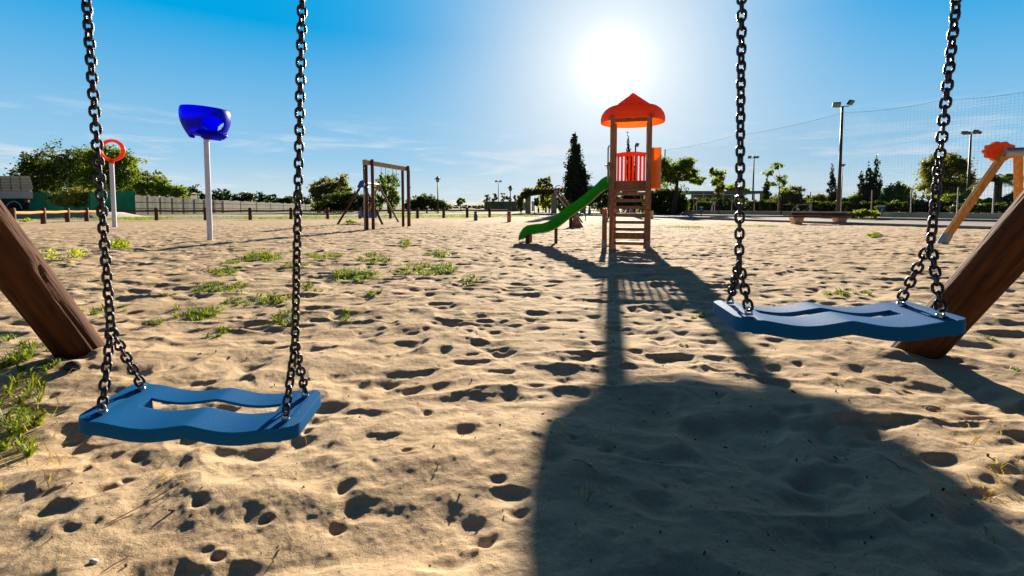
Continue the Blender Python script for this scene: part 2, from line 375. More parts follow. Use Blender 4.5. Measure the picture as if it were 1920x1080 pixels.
def seat_mesh(W_=.472, D=.20):
    us = sorted(set(np.round(np.concatenate([np.linspace(-.5, .5, 71), [-.33, .33, -.455, -.425, .425, .455]]), 4)))
    vs_ = sorted(set(np.round(np.concatenate([np.linspace(-.5, .5, 25), [-.05, .16]]), 4)))
    def zt(u):
        k = min(abs(u)/.39, 1); w = -math.sin(math.pi*k)**1.3 if k < 1 else 0
        lip = .004*(1 if abs(u) > .44 else 0)
        return .0125*w+lip
    bm = bmesh.new(); vid = {}
    for i, u in enumerate(us):
        for j, v in enumerate(vs_):
            x, y = u*W_, v*D; rc = .030
            cx, cy = W_/2-rc, D/2-rc
            if abs(x) > cx and abs(y) > cy:
                dx, dy = abs(x)-cx, abs(y)-cy; m = max(dx, dy); l = math.hypot(dx, dy)
                x, y = math.copysign(cx+dx*m/l, x), math.copysign(cy+dy*m/l, y)
            vid[i, j] = bm.verts.new((x, y, zt(u)))
    for i in range(len(us)-1):
        for j in range(len(vs_)-1):
            uc, vc = (us[i]+us[i+1])/2, (vs_[j]+vs_[j+1])/2
            if -.33 < uc < .33 and -.05 < vc < .16: continue
            bm.faces.new((vid[i, j], vid[i+1, j], vid[i+1, j+1], vid[i, j+1]))
    rim = [e for e in bm.edges if e.is_boundary and all(abs(v.co.x) > .32*W_ or abs(v.co.y) > .4*D for v in e.verts)]
    ex = bmesh.ops.extrude_edge_only(bm, edges=rim)
    for v in ex['geom']:
        if isinstance(v, bmesh.types.BMVert): v.co.z -= .031; v.co.x *= 1.006; v.co.y *= 1.01
    bmesh.ops.recalc_face_normals(bm, faces=bm.faces)
    if max(bm.faces, key=lambda f: f.calc_center_median().z).normal.z < 0: bmesh.ops.reverse_faces(bm, faces=bm.faces)
    me = bpy.data.meshes.new('seat'); bm.to_mesh(me); bm.free()
    me.materials.append(seat_m); me.shade_smooth(); me.set_sharp_from_angle(angle=R(50)); return me
def swing(q, yaw, pitch, roll, holes, fork, tops, label, tw):
    root = thing('swing', label, 'swing', q, 'blue swings hanging from the log frame')
    Rm = Euler((0, 0, 0)).to_matrix()
    M = Matrix.Rotation(yaw, 3, 'Z')@Matrix.Rotation(pitch, 3, 'X')@Matrix.Rotation(roll, 3, 'Y')
    seat = bpy.data.objects.new('seat', seat_mesh()); C.objects.link(seat); seat.parent = root
    seat.rotation_euler = M.to_euler()
    sl = seat.modifiers.new('thick', 'SOLIDIFY'); sl.thickness = .007; sl.offset = -1
    bv = seat.modifiers.new('bevel', 'BEVEL'); bv.width = .0035; bv.segments = 3; bv.limit_method = 'ANGLE'; bv.angle_limit = R(50)
    q = Vector(q)
    for side, (hs, fk, tp) in enumerate(zip(holes, fork, tops)):
        mb = MB(); chain_mb(mb, tp, fk, phase=.25+side*.3, twist=tw); mb.build('chain', chain_m, root, smooth=True)
        for k, hl in enumerate(hs):
            hp = q+M@Vector((hl[0], hl[1], .004)); up = M@Vector((0, 0, 1))
            mb = MB(); chain_mb(mb, fk, hp+up*.012, phase=.5+.4*k, twist=.15, start=1); mb.build('chain_branch', chain_m, root, smooth=True)
            mb = MB(); mb.lathe(hp+up*.001, [(0, .0035), (.008, .0035), (.0095, .0015), (.0095, -.002)], 12, M)
            mb.tube([hp+up*.0+M@Vector((.007*math.cos(t), 0, .007+.009*math.sin(t))) for t in np.linspace(-.6, math.pi+.6, 9)], .0026, 6)
            mb.build('eye_bolt', bolt_m, root, smooth='auto')
    return root
def up_to_beam(p0, y0, p1, y1, Z0):                     # straight chain line through two sighted points, carried up to the beam
    a = W(p0, y0, Z0); b = W(p1, y1, Z0); k = (BEAM_Z-.02-a.z)/(a.z-b.z); t = a+(a-b)*k
    return Vector((t.x, BEAM_Y, t.z))
hx, hy = .2, .062
fkL = (W(208, 618, 1.12), W(553, 645, 1.14)); fkR = (W(1386, 492, 1.12), W(1745, 455, 1.10))
swing((-.727, 1.13, .374), R(3.7), R(2.5), R(4.2), (((-.2, -hy), (-.2, hy)), ((.2, -hy), (.2, hy))), fkL,
      (up_to_beam(162, 0, 208, 618, 1.12), up_to_beam(568, 0, 553, 645, 1.13)), 'lower blue plastic swing seat on the left, slightly tilted, hanging by steel chains', .35)
swing((.744, 1.119, .606), R(-6.2), R(.4), R(-1.0), (((-.2, -hy), (-.2, hy)), ((.2, -hy), (.2, hy))), fkR,
      (up_to_beam(1391, 0, 1386, 492, 1.12), up_to_beam(1798, 0, 1745, 455, 1.10)), 'higher blue plastic swing seat on the right, in front of the leaning log', .8)

# ------------------------------------------------------------ play tower
TC = Vector((2.57, 10.45, 0)); TY = R(-14.5)
TM = Matrix.Rotation(TY, 3, 'Z')
def T(x, y, z): return TC+TM@Vector((x, y, z))
tower = thing('play_tower', 'wooden play tower with orange pointed roof, orange slatted rail and green slide', 'play tower', TC)
HW, HD = .37, .5
for sx in (-1, 1):
    for sy in (-1, 1):
        MB().beam(T(sx*HW, sy*HD, 0 if sy < 0 else -.05), T(sx*HW, sy*HD, 2.74), .095, .095, up=TM@Vector((0, 1, 0))).build('post', wood_t, tower, bevel=.008)
for sx in (-1, 1):
    MB().beam(T(sx*.43-.07, -.74, .16), T(sx*.43-.07, -.74, .76), .095, .095, up=TM@Vector((0, 1, 0))).build('newel_post', wood_t, tower, bevel=.006)
    MB().box(T(sx*.43-.07, -.74, .785), (.105, .105, .05), TY, taper=.8).build('post_cap', orange_m, tower, bevel=.01)
    MB().box(T(sx*.43-.07, -.74, .06), (.103, .103, .22), TY).build('post_shoe', steel, tower, bevel=.004)
    MB().beam(T(sx*.335-.04, -.88, .02), T(sx*.335, -.50, 1.72), .045, .14, up=TM@Vector((0, 1, 0))).build('stringer', wood_t, tower, bevel=.006)
for i, z in enumerate((.12, .27, .40, .54, .69, .84, .98, 1.12)):
    y = -.86+.36*z/1.4
    MB().box(T(0, y, z), (.62, .11 if i else .14, .064 if i != 1 else .13), TY).build('step', wood_t, tower, bevel=.006)
dk = MB()
for k in range(7): dk.box(T(0, -.46+k*.153, 1.365), (.80, .145, .035), TY)
dk.build('deck', wood_t, tower, bevel=.004)
MB().box(T(0, -.5, 1.275), (.64, .05, .14), TY).box(T(0, .5, 1.275), (.64, .05, .14), TY).box(T(-HW, 0, 1.275), (.05, .9, .14), TY).box(T(HW, 0, 1.275), (.05, .9, .14), TY).build('deck_joist', wood_t, tower, bevel=.004)
rail = MB(); nseg = 8
for k in range(nseg):
    x0, x1 = -.32+.64*k/nseg, -.32+.64*(k+1)/nseg; h = lambda x: 2.02+.03*(1-(x/.32)**2)
    rail.beam(T(x0, .5, h(x0)), T(x1, .5, h(x1)), .04, .09)
for k in range(8):
    x = -.285+.57*k/7; rail.box(T(x, .5, 1.72), (.050, .03, .56), TY)
rail.box(T(0, .5, 1.42), (.64, .035, .05), TY)
rail.build('slatted_rail', orange_m, tower)
pn = MB(); NA = 14; rows_ = []
for k in range(NA+1):
    t = -math.pi/2+math.pi*k/NA; w = .012*abs(math.sin(k*2.2))
    rows_.append((HW+.05+.20*math.cos(t)+w, .44*math.sin(t)))
vs2 = []
for x, y in rows_:
    for off in (0, -.02):
        for z in (1.24, 2.05+.05*math.cos(y*3)): vs2.append(T(x+off, y, z))
fs2 = []
for k in range(NA):
    b0, b1 = k*4, (k+1)*4
    fs2 += [(b0, b1, b1+1, b0+1), (b0+2, b0+3, b1+3, b1+2), (b0+1, b1+1, b1+3, b0+3), (b0, b0+2, b1+2, b1)]
pn.add(vs2, fs2).build('curved_panel', amber_m, tower, smooth='auto')
rf = MB(); SEG = 56
pf = [(0, .640), (.02, .632), (.385, .352), (.42, .342), (.50, .318), (.575, .262), (.632, .175), (.652, .10), (.652, .02), (.64, 0)]
inner = [(r-.012, z-.008) for r, z in reversed(pf[:-1])]
rf.lathe(T(.02, 0, 2.65), [(r*1.03, z) for r, z in pf+inner], SEG)
rf.build('roof', roof_m, tower, smooth='auto', angle=28)
MB().beam(T(-HW, 0, 2.72), T(HW, 0, 2.72), .06, .08).build('roof_beam', wood_t, tower)
MB().tube([T(-HW-.1, -.28, 1.38), T(-HW-.1, -.28, 2.1), T(-HW-.08, -.2, 2.16)], .016, 8).build('grab_pole', steel, tower, smooth=True)
# slide: profile sighted along its near wall, direction leaving the tower's left side
SL = [(1146, 329.5, 347), (1135, 331, 354), (1127, 336, 359.5), (1117, 346, 368.5), (1107, 354.5, 378), (1091.6, 367.7, 389.5), (1076, 379, 400.5), (1063, 387, 411), (1053.7, 394, 418.5), (1044, 403.5, 426),
      (1035, 411, 430.6), (1025.6, 416, 434), (1016, 419.4, 436), (1007, 420.5, 437), (998, 421, 438), (988, 422.5, 440), (981, 427.5, 444), (976, 434, 449), (972, 444, 452)]
st_, en_ = T(-HW-.02, -.24, 0), Vector((.22, 11.45, 0))
sp = []
for px, yt, yb in SL:
    k = (1146-px)/(1146-972); Z = st_.y+(en_.y-st_.y)*k; tp = W(px, yt, Z); bt = W(px, yb, Z); sp.append((tp, bt))
side = TM@Vector((0, 1, 0)); SWD = .47
def slide_wall(off, th_):
    m_ = MB(); vs3 = []; fs3 = []
    for tp, bt in sp:
        for o in (off, off+th_): vs3 += [tp+side*o, bt+side*o]
    n = len(sp)
    for i in range(n-1):
        b0, b1 = i*4, i*4+4
        fs3 += [(b0, b0+1, b1+1, b1), (b0+2, b1+2, b1+3, b0+3), (b0, b1, b1+2, b0+2), (b0+1, b0+3, b1+3, b1+1)]
    fs3 += [(0, 2, 3, 1), (4*n-4, 4*n-3, 4*n-1, 4*n-2)]
    return m_.add(vs3, fs3)
sld = slide_wall(0, .03).build('slide', green_m, tower, smooth='auto', angle=40)
slide_wall(SWD-.03, .03).build('side_wall', green_m, sld, smooth='auto', angle=40)
bed = MB(); vs4 = []; fs4 = []
for tp, bt in sp:
    p = tp.lerp(bt, .62)
    for o in (.029, SWD-.029): vs4 += [p+side*o, p-Vector((0, 0, .02))+side*o]
for i in range(len(sp)-1):
    b0, b1 = i*4, i*4+4; fs4 += [(b0, b1, b1+2, b0+2), (b0+1, b0+3, b1+3, b1+1)]
bed.add(vs4, fs4).build('slide_bed', green_m, sld, smooth='auto', angle=40)
lipm = mat('yellow_lip', (.42, .38, .08), .5)  # yellow strip along the lower edge of the near slide wall
lp = MB()
for i in range(1, 14): lp.beam(sp[i][1]+side*.012-Vector((0, 0, .012)), sp[i+1][1]+side*.012-Vector((0, 0, .012)), .02, .02)
lp.build('lip', lipm, sld)
lg = MB(); p = sp[9][1]; lg.beam((p.x, p.y+.2, 0), (p.x, p.y+.2, p.z+.03), .07, .07); lg.build('slide_support', wood_d, tower)
p = sp[15][1]; MB().box((p.x+.05, p.y+.2, p.z*.4), (.1, .3, p.z*.9+.06), TY).build('slide_foot', wood_d, tower)

# ------------------------------------------------------------ catcher and ring on poles
g = G(394, 452)
fn = thing('ball_funnel', 'ultramarine plastic ball funnel with round side openings, on a tall pale pole', 'ball funnel', g)
TOPZ = W(388, 253, g.y).z
MB().tube([g-Vector((0, 0, .1)), Vector((g.x, g.y, TOPZ+.12))], .062, 20).build('pole', pole_m, fn, smooth='auto')
def funnel():
    NU, NV = 96, 34; V = []; Fc = []; inside = {}
    Rt = .545
    for j in range(NV+1):
        v = j/NV
        for i in range(NU):
            t = 2*math.pi*i/NU
            r = Rt*(.55+.45*math.sin(min(1, (v+.12)*1.15)*math.pi/2)) if v < .8 else Rt*(1.0-.05*((v-.8)/.2)**2)
            z = .70*v+.03*v*math.cos(t-math.pi)                  # high on the left, low on the right
            V.append((g.x+r*math.cos(t), g.y+r*math.sin(t), TOPZ-.04+z-.03))
    holes_ = [(R(-38), .42, .52, .26), (R(62), .42, .5, .26), (R(150), .0, .30, .16), (R(-95), .0, .62, .05), (R(-145), -.02, .25, .06), (R(-78), -.03, .4, .10)]
    for j in range(NV):
        for i in range(NU):
            t = 2*math.pi*(i+.5)/NU; v = (j+.5)/NV; cut = False
            for ht, hv, ra, rv in holes_:
                dt = (t-ht+math.pi) % (2*math.pi)-math.pi
                if (dt/ra)**2+((v-hv)/rv)**2 < 1: cut = True
            if not cut: Fc.append((j*NU+i, j*NU+(i+1) % NU, (j+1)*NU+(i+1) % NU, (j+1)*NU+i))
    m_ = MB(); m_.add(V, Fc); return m_
fo = funnel().build('funnel', blue_m, fn, smooth=True)
md = fo.modifiers.new('thick', 'SOLIDIFY'); md.thickness = .03
# the scoop below the right hand opening
sc = MB(); V = []; Fc = []
for j in range(9):
    for i in range(17):
        t = R(-38)+R(44)*(i-8)/8; v = j/8; r = .40+.14*math.sin(v*math.pi)
        V.append((g.x+r*math.cos(t), g.y+r*math.sin(t), TOPZ-.16+.24*v))
for j in range(8):
    for i in range(16):
        if ((i-7.5)/8)**2+((7-j)/8.5)**2 < 1: Fc.append((j*17+i, j*17+i+1, (j+1)*17+i+1, (j+1)*17+i))
so_ = sc.add(V, Fc).build('scoop', blue_m, fn, smooth=True); md = so_.modifiers.new('thick', 'SOLIDIFY'); md.thickness = .025
MB().lathe((g.x, g.y, TOPZ+.02), [(0, .04), (.30, .03), (.33, 0), (.30, -.03), (.07, -.05), (0, -.05)], 32).build('funnel_floor', blue_m, fn, smooth='auto')

g = G(215, 426)
rg_ = thing('throwing_ring', 'orange hoop on a slim white pole in front of the green fence', 'hoop', g)
Z0 = g.y; tz = W(209, 302, Z0).z
MB().tube([g-Vector((0, 0, .1)), W(209, 303, Z0)], .08, 16).build('pole', pole_m, rg_, smooth='auto')
c0 = W(210, 282, Z0); rp = []
V = []; NS = 48
pr_ = [(.395, -.045), (.395, .045), (.51, .06), (.53, 0), (.51, -.06)]
for k in range(NS):
    t = 2*math.pi*k/NS
    for r, d in pr_: V.append(c0+Vector((r*math.cos(t)*1.03, d, r*math.sin(t)*.88)))
Fc = [(k*5+j, k*5+(j+1) % 5, ((k+1) % NS)*5+(j+1) % 5, ((k+1) % NS)*5+j) for k in range(NS) for j in range(5)]
MB().add(V, Fc).build('ring', orange_m, rg_, smooth='auto')
MB().tube([W(209, 303, Z0)-Vector((0, 0, .06)), c0-Vector((0, 0, .40))], .095, 14).build('socket', orange_m, rg_, smooth='auto')

# ------------------------------------------------------------ far wooden frame with hanging ropes
A_, B_ = Vector((-5.35, 18.1, 0)), Vector((-4.62, 20.9, 0)); AB = (B_-A_).normalized(); PB = Vector((AB.y, -AB.x, 0))
hf = thing('climbing_frame', 'dark post frame with pale overhead beam and hanging ropes', 'climbing frame', A_)
for base in (A_, B_):
    for s_ in (-1, 1):
        p = base+PB*s_*.13+Vector((0, 0, 0)); MB().tube([p-Vector((0, 0, .1)), p+Vector((0, 0, 2.62))], .062, 12).build('post', wood_d, hf, smooth='auto')
MB().beam(A_-AB*.35+Vector((0, 0, 2.5)), B_+AB*.3+Vector((0, 0, 2.5)), .13, .17).build('beam', wood_p, hf, bevel=.01)
for k, s_ in enumerate((.3, .42, .62, .72)):
    p = A_.lerp(B_, s_); MB().tube([p+Vector((0, 0, 2.42)), p+Vector((0, 0, .9))], .009, 6).build('rope', black_m, hf)
p = A_-AB*.12-PB*.16; MB().tube([p, p+Vector((0, 0, 2.45))], .028, 8).build('metal_pole', steel, hf, smooth=True)
rope_m = mat('green_rope', (.02, .12, .10), .8); p = B_+AB*.22+PB*.1; rb = MB().tube([p, p+Vector((0, 0, 2.45))], .014, 8)
for z in (.55, .7, .95, 1.1, 1.25, 1.7): rb.lathe(p+Vector((0, 0, z)), [(0, -.05), (.04, -.02), (.04, .02), (0, .05)], 8)
rb.build('knotted_rope', rope_m, hf, smooth=True)

# far A-frame swing with blue joints and the blue basket
def aframe(base_l, base_r, apex, parent, m, w=.11):
    for b_ in (base_l, base_r):
        MB().tube([Vector(b_)-Vector((0, 0, .05)), apex], w/2, 10).build('leg', m, parent, smooth='auto')
f1l, f1r = G(632, 420.5), G(718, 420.5); f2l, f2r = G(684, 416), G(748, 416.5)
ap1, ap2 = W(680, 343, (f1l.y+f1r.y)/2), W(709, 346, (f2l.y+f2r.y)/2)
af = thing('basket_swing_stand', 'far A-shaped swing frame of dark poles with a blue corner joint', 'swing frame', ((ap1.x+ap2.x)/2, (ap1.y+ap2.y)/2, 0))
aframe(f1l, f1r, ap1, af, wood_d); aframe(f2l, f2r, ap2, af, wood_t)
MB().tube([ap1, ap2], .05, 10).build('beam', black_m, af, smooth='auto')
dbl = mat('cobalt_plastic', (.01, .12, .55), .45, trans=.1)
for ap in (ap1,):
    V = [ap+Vector((x, y, z)) for y in (-.07, .07) for x, z in ((-.27, -.22), (.27, -.22), (.12, .08), (0, .14), (-.12, .08))]
    MB().add(V, [(4, 3, 2, 1, 0), (5, 6, 7, 8, 9), (0, 1, 6, 5), (1, 2, 7, 6), (2, 3, 8, 7), (3, 4, 9, 8), (4, 0, 5, 9)]).build('joint_plate', dbl, af)
bk = W(692, 403, 25.2); bs = thing('basket_swing', 'blue boat-shaped basket swing hung behind the dark posts', 'swing', (bk.x, bk.y, .25))
hull = MB(); V = []; Fc = []; NS = 24
for r, z in ((.38, 0), (.46, .1), (.52, .25), (.56, .36), (.50, .36), (.44, .12), (.1, .06)):
    for k in range(NS): t = 2*math.pi*k/NS; V.append((bk.x+r*math.cos(t), bk.y+r*.7*math.sin(t), .27+z))
for j in range(6):
    for k in range(NS): Fc.append((j*NS+k, j*NS+(k+1) % NS, (j+1)*NS+(k+1) % NS, (j+1)*NS+k))
Fc.append(tuple(range(NS))[::-1]); Fc.append(tuple(6*NS+k for k in range(NS)))
hull.add(V, Fc).build('basket', dbl, bs, smooth='auto')
for s_ in (-.45, .45):
    q = ap1.lerp(ap2, .5); MB().tube([(bk.x+s_, bk.y, .6), (q.x+s_*.3, q.y, q.z)], .012, 6).build('chain', chain_m, bs)

# right hand swing with orange flower joint
lb = G(1765, 457); ap = W(1886, 284, 11.3)
rs = thing('timber_swing_stand', 'honey coloured timber swing frame with an orange flower-shaped joint, at the right edge', 'swing frame', (ap.x, ap.y, 0))
d_ = (lb-ap); ft = lb.lerp(ap, .10)
MB().beam(ft, ap+(ap-lb)*.0, .14, .12, up=(0, -1, 0)).build('leg', wood_o, rs, bevel=.01)
MB().beam(lb-Vector((0, 0, .05)), ft, .15, .13, up=(0, -1, 0)).build('leg_shoe', steel, rs, bevel=.004)
rbx = Vector((ap.x+1.7, ap.y+1.2, 0)); MB().beam(rbx, ap+Vector((.34, .05, .02)), .14, .12, up=(0, -1, 0)).build('leg', wood_o, rs, bevel=.01)
V = []; K = 72
for y in (-.05, .03):
    for k in range(K):
        t = 2*math.pi*k/K; r = .36+.024*math.cos(10*t); V.append(ap+Vector((r*math.cos(t)*1.02, y+.16, r*.62*math.sin(t)+.02)))
Fc = [tuple(range(K))[::-1], tuple(range(K, 2*K))]+[(k, (k+1) % K, K+(k+1) % K, K+k) for k in range(K)]
flm = mat('flower_orange', (.85, .15, .02), .4, trans=.25)
MB().add(V, Fc).build('flower_plate', flm, rs)
e2 = ap+Vector((2.6, -1.2, 0)); MB().tube([ap+Vector((-.05, -.08, -.04)), e2+Vector((0, 0, 0))], .055, 12).build('beam', dpole_m, rs, smooth='auto')
for dx, dy in ((-.5, -1.0), (.8, .9)): MB().beam((e2.x+dx, e2.y+dy, 0), e2, .14, .12, up=(0, -1, 0)).build('leg', wood_o, rs, bevel=.01)
hub = MB(); hub.tube([ap+Vector((-.12, -.1, -.03)), ap+Vector((.2, -.22, -.03))], .10, 14).build('hub', steel, rs, smooth='auto')

# ------------------------------------------------------------ see-saw
ss0 = W(1084, 422, 19.6); hi = W(1041, 358, 22.8); lo = Vector((ss0.x, ss0.y, .22))
sw = thing('seesaw', 'brown wooden see-saw behind the green slide with its far end raised', 'see-saw', G(1074, 426))
off = Vector((.17, 0, 0))
MB().beam(lo, hi, .09, .12).beam(lo+off, hi+off, .04, .06).build('plank', wood_t, sw, bevel=.006)
c_ = lo.lerp(hi, .12); MB().box((c_.x-.15, c_.y+.2, .24), (.12, .3, .55)).build('fulcrum', wood_d, sw)
MB().add([(c_.x-.12, c_.y-.1, 0), (c_.x+.35, c_.y-.1, 0), (c_.x-.02, c_.y-.1, .62), (c_.x-.12, c_.y+.15, 0), (c_.x+.35, c_.y+.15, 0), (c_.x-.02, c_.y+.15, .62)], [(0, 1, 2), (5, 4, 3), (0, 3, 4, 1), (1, 4, 5, 2), (2, 5, 3, 0)]).build('support', wood_t, sw)
for p in (lo+Vector((.1, .1, .15)), hi+Vector((.15, -.1, .06))):
    MB().tube([p+Vector((x, 0, z)) for x, z in ((-.15, 0), (-.13, .14), (-.02, .2), (.14, .18), (.22, .08), (.2, -.1))], .022, 8).build('handle', steel, sw, smooth=True)

# ------------------------------------------------------------ rustic fence, path, verges
fpts = [(25, 424), (82, 420), (127, 416.5), (163, 415), (190, 413.3), (294, 413), (386, 413), (469.5, 412.5), (546, 411.2), (614.5, 410.5), (675, 410), (732, 409.8), (783, 409.4), (832, 408.8), (876, 408.2), (918, 407.5), (956, 406.6)]
fp = [G(*q) for q in fpts]
fe = thing('rail_fence', 'low dark brown post and rail fence running along the left edge of the sand', 'fence', fp[4])
for i, p in enumerate(fp):
    MB().tube([p-Vector((0, 0, .1)), p+Vector((0, 0, .76)), p+Vector((0, 0, .80))], [.115, .11, .085], 12).build('post', wood_d, fe, smooth='auto')
for i in range(len(fp)-1):
    a_, b_ = fp[i]+Vector((0, -.02, .60)), fp[i+1]+Vector((0, -.02, .60)); md_ = a_.lerp(b_, .5)-Vector((0, 0, .03))
    MB().tube([a_, md_, b_], .06 if i > 3 else .065, 8).build('rail', wood_o if i < 4 else wood_d, fe, smooth='auto')  # sunlit look of the left rails painted in with orange timber
def sheet(name, pts, z, m, th_=.0):
    mb = MB(); n = len(pts); mb.add([(p.x, p.y, z) for p in pts]+[(p.x, p.y, z-.1) for p in pts], [tuple(range(n))]+[(i, n+i, n+(i+1) % n, (i+1) % n) for i in range(n)])
    o = mb.build(name, m, loc=(pts[0].x, pts[0].y, z)); return struct(o)
verge_m = mat('verge_turf', (.10, .16, .02), .95, (.30, .25, .10), .5, .8, 12, contrast=(.42, .6), detail=6)
sheet('grass_verge', [G(-300, 413), G(190, 412.4), G(620, 409.6), G(960, 405.5), G(1010, 403), G(960, 399.5), G(600, 401), G(250, 405), G(-300, 404)], .012, verge_m)
sheet('dirt_road', [G(-300, 408.6), G(200, 408.8), G(560, 406.2), G(880, 402.6), G(1000, 400.4), G(960, 398.6), G(560, 402.2), G(200, 405.6), G(-300, 405.6)], .02, road_m)
kerb_px = [(1000, 402.2), (1130, 405.5), (1220, 408), (1280, 410), (1420, 415), (1640, 422.5), (1860, 430), (2200, 445)]
kp = [G(*q) for q in kerb_px]
wall_px = [(1285, 402.4), (1460, 404.5), (1660, 408.6), (1860, 412.8), (2150, 420)]
wp = [G(*q) for q in wall_px]
sheet('gravel_path', kp+[wp[4], wp[3], wp[2], wp[1], wp[0], G(1130, 399), G(1000, 398.6)], .045, asphalt_m)
kb = MB()
for i in range(len(kp)-1): kb.beam(kp[i]+Vector((0, 0, .03)), kp[i+1]+Vector((0, 0, .03)), .14, .16)
struct(kb.build('kerb', kerb_m, bevel=.01))
lw = MB(); cp_ = MB()
for i in range(len(wp)-1):
    a_, b_ = wp[i], wp[i+1]
    lw.beam(a_+Vector((0, 0, .18)), b_+Vector((0, 0, .18)), .3, .40)
    cp_.beam(a_+Vector((0, 0, .41)), b_+Vector((0, 0, .41)), .36, .06)
lwo = thing('low_wall', 'long low beige wall behind the gravel path on the right', 'wall', wp[2])
lw.build('wall', stone_m, lwo); cp_.build('coping', stone_m, lwo)
sheet('dry_strip', [G(1290, 406), G(1480, 408), G(1680, 413.5), G(1880, 417.5), G(2150, 426), G(2150, 421), G(1860, 413.4), G(1660, 409.2), G(1460, 405.2), G(1290, 403)], .085, mat('dry_soil', (.25, .2, .09), .95, (.14, .12, .05), 1, .6, 20))
kb2 = MB(); k2 = [G(*q) for q in ((1290, 406.3), (1480, 408.3), (1680, 413.8), (1880, 417.8), (2150, 426.3))]
for i in range(4): kb2.beam(k2[i]+Vector((0, 0, .06)), k2[i+1]+Vector((0, 0, .06)), .14, .2)
struct(kb2.build('kerb', kerb_m))

# ------------------------------------------------------------ foliage
def leafmat(name, c1, c2, trans=.35, rough=.55):
    m = bpy.data.materials.new(name); m.use_nodes = True; nt = m.node_tree; N, L = nt.nodes, nt.links; b = N['Principled BSDF']; out = N['Material Output']
    b.inputs['Roughness'].default_value = rough; b.inputs['Specular IOR Level'].default_value = .3
    g_ = N.new('ShaderNodeNewGeometry'); n = N.new('ShaderNodeTexNoise'); n.inputs['Scale'].default_value = .9; n.inputs['Detail'].default_value = 3; L.new(g_.outputs['Position'], n.inputs['Vector'])
    ad = N.new('ShaderNodeMath'); ad.operation = 'MULTIPLY_ADD'; L.new(g_.outputs['Random Per Island'], ad.inputs[0]); ad.inputs[1].default_value = .45; L.new(n.outputs['Fac'], ad.inputs[2])
    mr = N.new('ShaderNodeMapRange'); mr.inputs[1].default_value = .4; mr.inputs[2].default_value = 1.05; L.new(ad.outputs[0], mr.inputs[0])
    mx = N.new('ShaderNodeMix'); mx.data_type = 'RGBA'; mx.inputs[6].default_value = (*c1, 1); mx.inputs[7].default_value = (*c2, 1); L.new(mr.outputs[0], mx.inputs[0]); L.new(mx.outputs[2], b.inputs['Base Color'])
    tr = N.new('ShaderNodeBsdfTranslucent'); ms = N.new('ShaderNodeMixShader'); ms.inputs[0].default_value = trans
    gm = N.new('ShaderNodeMix'); gm.data_type = 'RGBA'; gm.blend_type = 'MULTIPLY'; gm.inputs[0].default_value = 1; L.new(mx.outputs[2], gm.inputs[6]); gm.inputs[7].default_value = (3.2, 2.8, .8, 1)
    L.new(gm.outputs[2], tr.inputs[0]); L.new(b.outputs[0], ms.inputs[1]); L.new(tr.outputs[0], ms.inputs[2]); L.new(ms.outputs[0], out.inputs[0])
    return m
LF = dict(dark=leafmat('leaf_dark', (.03, .058, .014), (.075, .11, .022), .3), mid=leafmat('leaf_mid', (.055, .10, .018), (.13, .18, .03), .42), olive=leafmat('leaf_olive', (.06, .075, .02), (.13, .14, .035), .4),
          bright=leafmat('leaf_bright', (.09, .15, .02), (.20, .25, .03), .5), pine=leafmat('leaf_pine', (.02, .042, .014), (.05, .08, .02), .22), cyp=leafmat('leaf_cypress', (.018, .034, .014), (.045, .06, .022), .18),
          grass=leafmat('grass_blade', (.05, .105, .012), (.15, .19, .028), .45), dry=leafmat('dry_blade', (.35, .27, .10), (.22, .18, .07), .4))
bark = mat('bark', (.11, .075, .05), .9, (.06, .04, .028), 8, .8, 20, stretch=(3, 3, .6))
def leaves(blobs, n, size, flat=1.0, clump=.33, gaps=.0):
    """blobs: (centre, (rx,ry,rz)); leaf quads gathered in clumps on and inside the ellipsoids"""
    vol = np.array([b[1][0]*b[1][1]*b[1][2] for b in blobs])**.7; vol /= vol.sum(); out = []
    for (c, r), w in zip(blobs, vol):
        k = max(12, int(n*w)); nc = max(7, int(k/26)); c = np.array(c); r = np.array(r)
        d = rng.normal(size=(nc, 3)); d /= np.linalg.norm(d, axis=1)[:, None]
        rad = (.45+.6*rng.random(nc)**.55+(rng.random(nc) < .1)*rng.random(nc)*.38)*(1+.16*np.sin(d[:, 0]*5+c[0])+.14*np.sin(d[:, 2]*6+c[1]))
        cc = d*rad[:, None]
        which = rng.integers(0, nc, k)
        p = cc[which]+rng.normal(size=(k, 3))*clump*(.5+.6*rng.random((nc, 1))[which])*.6
        out.append(c+p*r)
    P = np.vstack(out); k = len(P)
    P[:, 2] = np.maximum(P[:, 2], .05)
    nrm_ = rng.normal(size=(k, 3)); nrm_[:, 2] *= flat; nrm_ /= np.linalg.norm(nrm_, axis=1)[:, None]
    t = np.cross(nrm_, rng.normal(size=(k, 3))); t /= np.linalg.norm(t, axis=1)[:, None]; b_ = np.cross(nrm_, t)
    s1 = size*(.6+.8*rng.random((k, 1)))*.5; s2 = s1*(.4+.35*rng.random((k, 1)))
    V = np.stack([P-t*s1, P+b_*s2-t*s1*.1, P+t*s1, P-b_*s2-t*s1*.1], 1).reshape(-1, 3)
    return V, np.arange(4*k).reshape(k, 4)
TREES = 'trees and shrubs around the playground'
